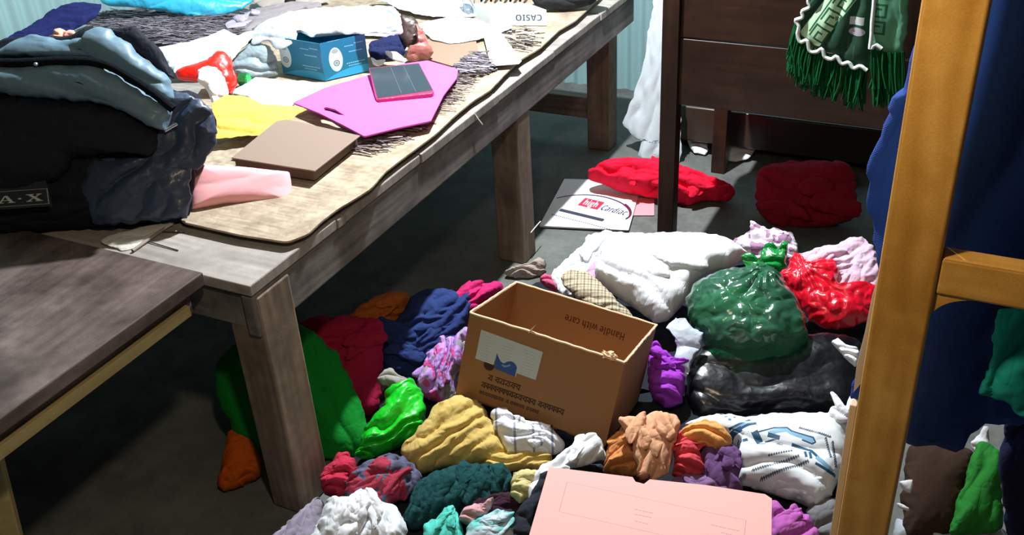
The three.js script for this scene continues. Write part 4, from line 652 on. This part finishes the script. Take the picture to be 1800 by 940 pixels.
{
  const g = thing('file_folder', 'pale pink card file folder lying on the front of the heap', 'folder');
  const tx = canvasTex(1200, 700, (x, w, h) => {
    x.fillStyle = '#e6aaa2'; x.fillRect(0, 0, w, h); x.strokeStyle = '#b08886'; x.lineWidth = 3; x.strokeRect(120, 115, 940, 305);
    x.fillStyle = '#a88480'; const t = (a, b, l) => { for (let k = 0; k < l; k++) x.fillRect(a + k * 9, b, 6, 5 + 3 * (k % 2)); };
    t(500, 235, 11); t(505, 280, 10); t(512, 345, 8); t(890, 225, 9); t(975, 225, 7); t(945, 275, 9); t(880, 325, 20);
  });
  const f = frame(at(1150, 900, 0.2), V(0.0, 0.95, 0.18));
  slab('front_cover', '965,820 1112,838 1117,846 1132,850 1142,842 1240,852 1345,868 1357,876 1356,960 1352,1040 905,1030 930,940', printed(tx, 0.75), f, 0.0025, { corners: [11, 9, 0], bevel: 0.0006 }, g);
  slab('back_cover', '967,821 1112,839 1117,847 1132,851 1142,843 1240,853 1344,868 1356,876 1355,960 1351,1040 906,1030 931,940', paper('#dca8a2'), shift(f, -0.004), 0.002, {}, g);
}

// ------------------------------------------------------------------ hanging things on the right
{
  const g = thing('green_scarf', 'green fringed scarf with a pale key pattern hanging on the cabinet', 'scarf');
  const draw = (x) => {
    x.fillStyle = '#0c3a24'; x.fillRect(1300, -300, 400, 500);
    x.save(); x.translate(1408, 66); x.rotate(-1.02); x.fillStyle = '#b4d6ae'; x.fillRect(-6, -2, 400, 46); x.restore();
    const key = (a, b) => { x.save(); x.translate(a, b); x.rotate(0.52); x.strokeStyle = '#1c5a38'; x.lineWidth = 3.6; x.beginPath(); [[-15, 12], [-15, -15], [13, -15], [13, 11], [-5, 11], [-5, -4], [4, -4]].forEach(([u, v], i) => (i ? x.lineTo(u, v) : x.moveTo(u, v))); x.stroke(); x.restore(); };
    for (let i = 0; i < 9; i++) key(1444 + i * 19, 66 - i * 33); x.strokeStyle = '#1c5a38'; x.lineWidth = 3; x.beginPath(); x.moveTo(1424, 62); x.lineTo(1570, -200); x.stroke();
    x.fillStyle = '#5a9a78'; x.fillRect(1546, -300, 70, 392);
    x.fillStyle = '#b8b8b8'; x.fillRect(1497, 24, 26, 15); x.fillStyle = '#a09aa0'; x.beginPath(); x.ellipse(1512, 52, 15, 8, 0, 0, 7); x.fill(); x.fillStyle = '#6a8a72'; x.fillRect(1470, 28, 8, 8);
    x.strokeStyle = '#3a4a34'; x.lineWidth = 2; x.beginPath(); x.moveTo(1498, 64); x.lineTo(1498, 96); x.lineTo(1486, 96); x.moveTo(1510, 78); x.lineTo(1510, 108); x.stroke();
    for (const b of [-122, -88, -54, -20, 14, 46]) { x.save(); x.translate(1562, b); x.strokeStyle = '#1c5a38'; x.lineWidth = 4; x.strokeRect(-12, -12, 24, 22); x.beginPath(); x.moveTo(-4, 6); x.lineTo(-4, -4); x.lineTo(6, -4); x.stroke(); x.restore(); }
  };
  const key = printCanvas(1402, -283, 1546, 123, 4, draw), key2 = printCanvas(1529, -283, 1607, 97, 4, draw);
  const pl = { p: [-0.43, 0.9, -3.06], n: [-0.1, 0, 1] };
  lump('cloth_panel', '1452,-282 1428,-40 1422,6 1410,30 1404,54 1418,70 1445,86 1480,104 1510,116 1532,122 1540,60 1546,-282', printed(key, 0.9), { plane: pl, t: 0.02, back: 0.015, amp: 0.01, freq: 8, along: 0.15, dir: 84, uvBox: true, tension: 0.1 }, g);
  lump('cloth_panel', '1546,-282 1534,40 1530,84 1560,96 1584,96 1594,60 1606,-282', printed(key2, 0.9), { plane: pl, off: 0.02, t: 0.022, back: 0.015, amp: 0.008, freq: 8, along: 0.15, dir: 90, uvBox: true, seed: 4, tension: 0.1 }, g);
  const zz = [[1450, -270], [1434, -80], [1421, 4], [1424, 12], [1410, 20], [1411, 30], [1398, 36], [1404, 46], [1402, 60], [1407, 74], [1418, 71], [1424, 90], [1436, 91], [1445, 86], [1450, 100], [1462, 104], [1470, 99], [1480, 112], [1492, 110], [1500, 120], [1512, 116], [1524, 124]];
  const fz = shift(frame(V(...pl.p), V(...pl.n)), 0.012);
  mesh('wavy_trim', tubeGeo(zz.map(([x, y]) => onPlane(x, y, fz)), 0.006, 160, 8), cloth('#f2f6f2', { sheen: 0 }), g);
  mesh('wavy_trim', tubeGeo([[1546, -270], [1540, -80], [1536, 10], [1533, 40], [1532, 64], [1530, 88], [1538, 78], [1550, 86]].map(([x, y]) => onPlane(x, y, shift(fz, 0.03))), 0.006, 60, 8), cloth('#f2f6f2', { sheen: 0 }), g);
  mesh('cloth_panel', boxGeo(-0.58, -0.28, 1.476, 1.486, -3.4, -3.065, 0, 0.004), cloth('#0c3a24'), g);
  const tuft = (path, n, dx, len, offs) => { const gs = []; for (let i = 0; i < n; i++) { const q = rnd() * (path.length - 1), k = Math.floor(q), w = q - k, a = path[k][0] + (path[k + 1][0] - path[k][0]) * w, b = path[k][1] + (path[k + 1][1] - path[k][1]) * w, l = len * rr(0.7, 1.15), f = shift(fz, offs + rr(-0.02, 0.02)); gs.push(tubeGeo([onPlane(a, b - 4, f), onPlane(a + dx * 0.6 + rr(-4, 4), b + l * 0.5, f), onPlane(a + dx + rr(-8, 8), b + l, f)], rr(0.0018, 0.0035), 6, 5)); } return mergeGeometries(gs); };
  const fm = cloth('#0a6a34', { sheen: 0.3 });
  const fr = mesh('fringe', tuft([[1398, 40], [1402, 62], [1420, 82], [1450, 96], [1490, 110], [1526, 122]], 300, -10, 66, -0.02), fm, g); fr.userData.kind = 'stuff';
  const fr2 = mesh('fringe', tuft([[1532, 92], [1560, 96], [1590, 94]], 170, 2, 84, 0.01), fm, g); fr2.userData.kind = 'stuff';
}
heap('navy_cloth', 'navy blue cloth hanging behind the clothes rack post', 'cloth', '1760,-370 1650,-60 1600,130 1562,168 1556,186 1548,230 1530,290 1526,350 1536,420 1552,470 1552,500 1530,560 1512,640 1500,700 1600,774 1650,786 1692,790 1724,748 1800,738 1960,730 2200,-380', cloth('#1c3a86', { flat: 1 }), { plane: { p: [0.1, 1.2, -1.36], n: [-0.15, 0.05, 1] }, t: 0.03, back: 0.02, amp: 0.02, freq: 7, along: 0.05, dir: 80, mixed: 0, dense: 1.1, spine: [[1760, 0], [1720, 600]], n: 160, edge: 5 });
heap('teal_cloth', 'teal cloth hanging beside the navy cloth below the crossbar', 'cloth', '1752,546 1800,540 1880,540 1900,700 1800,728 1770,706 1730,690 1744,630', cloth('#1c9a8c'), { plane: { p: [0.15, 1.1, -1.3], n: [-0.1, 0.05, 1] }, t: 0.012, back: 0.008, amp: 0.012, freq: 10, along: 0.15, dir: 80 });
heap('dark_navy_garment', 'dark navy garment hanging at the lower right corner', 'garment', '1790,420 1900,400 1900,960 1790,970 1764,900 1760,820 1768,720', cloth('#161a3c'), { plane: { p: [0.2, 0.8, -1.5], n: [-0.1, 0.05, 1] }, t: 0.03, back: 0.02, amp: 0.012, freq: 8, along: 0.1, dir: 80 });
const garmentFrame = restFrame(pairs('1764,930 1700,940 1668,940'), 0.1, 0.1);
heap('green_garment', 'green cloth standing upright in the lower right corner', 'cloth', '1712,786 1730,778 1746,790 1762,800 1760,860 1764,930 1700,940 1668,940 1680,890 1696,840', cloth('#24702a'), { h: 0.1, k: 0.1, t: 0.05, amp: 0.012, freq: 7, along: 0.15, dir: 80 });  // green is darkened to carry the shade of the cloths around it
heap('brown_sack', 'dark brown sack slumped behind the rack post', 'sack', '1596,790 1620,770 1680,784 1716,796 1700,850 1676,930 1600,950 1584,880', cloth('#3a2a22', { flat: 1 }), { h: 0.05, k: 0.15, t: 0.05, amp: 0.016, seed: 3, freq: 6, dir: 70, along: 0.15, mixed: 0, dense: 1.2 });
heap('white_scrap', 'white rag scrap on top of the green upright cloth', 'scrap', '1706,776 1722,764 1728,750 1738,752 1740,800 1726,804 1708,790', cloth('#c8c8cc'), { frame: garmentFrame, off: -0.01, t: 0.012, amp: 0.006, n: 60, rings: 14 });
heap('white_scrap', 'small white cloth corner beside the lower rack post', 'scrap', '1580,846 1602,844 1602,866 1586,860', cloth('#c8c8cc'), { h: 0.22, k: 0.1, t: 0.008, amp: 0.003, n: 50, rings: 10 });
heap('white_scrap', 'thin white cloth edge lowest beside the rack post', 'scrap', '1576,884 1598,892 1598,898 1580,892', cloth('#c8c8cc'), { h: 0.16, k: 0.1, t: 0.006, amp: 0.002, n: 40, rings: 8 });
heap('grey_sheet', 'pale grey plastic sheet at the bottom right edge', 'sheet', '1570,960 1576,915 1592,926 1640,940 1680,930 1740,920 1768,930 1780,980 1660,990', plastic('#a8b0b6', { rough: 0.25 }), { h: 0.02, k: 0.3, t: 0.04, amp: 0.012 });
tag(slab('cardboard_strip', '1546,478 1533,520 1520,585 1506,640 1500,690 1526,660 1540,650 1570,560 1580,480', paper('#c8b4a0'), frame(V(-0.06, 1.0, -1.2595), V(0, 0, 1)), 0.004, {}), 'torn pale cardboard strip sticking out behind the rack post', 'cardboard');
tag(mesh('wooden_batten', boxGeo(-0.111, -0.1, 0, 0.896, -1.35, -1.33, 1, 0.002), paper('#cbb49a')), 'thin pale wooden batten behind the lower rack post', 'batten');
renderer.render(scene, camera);
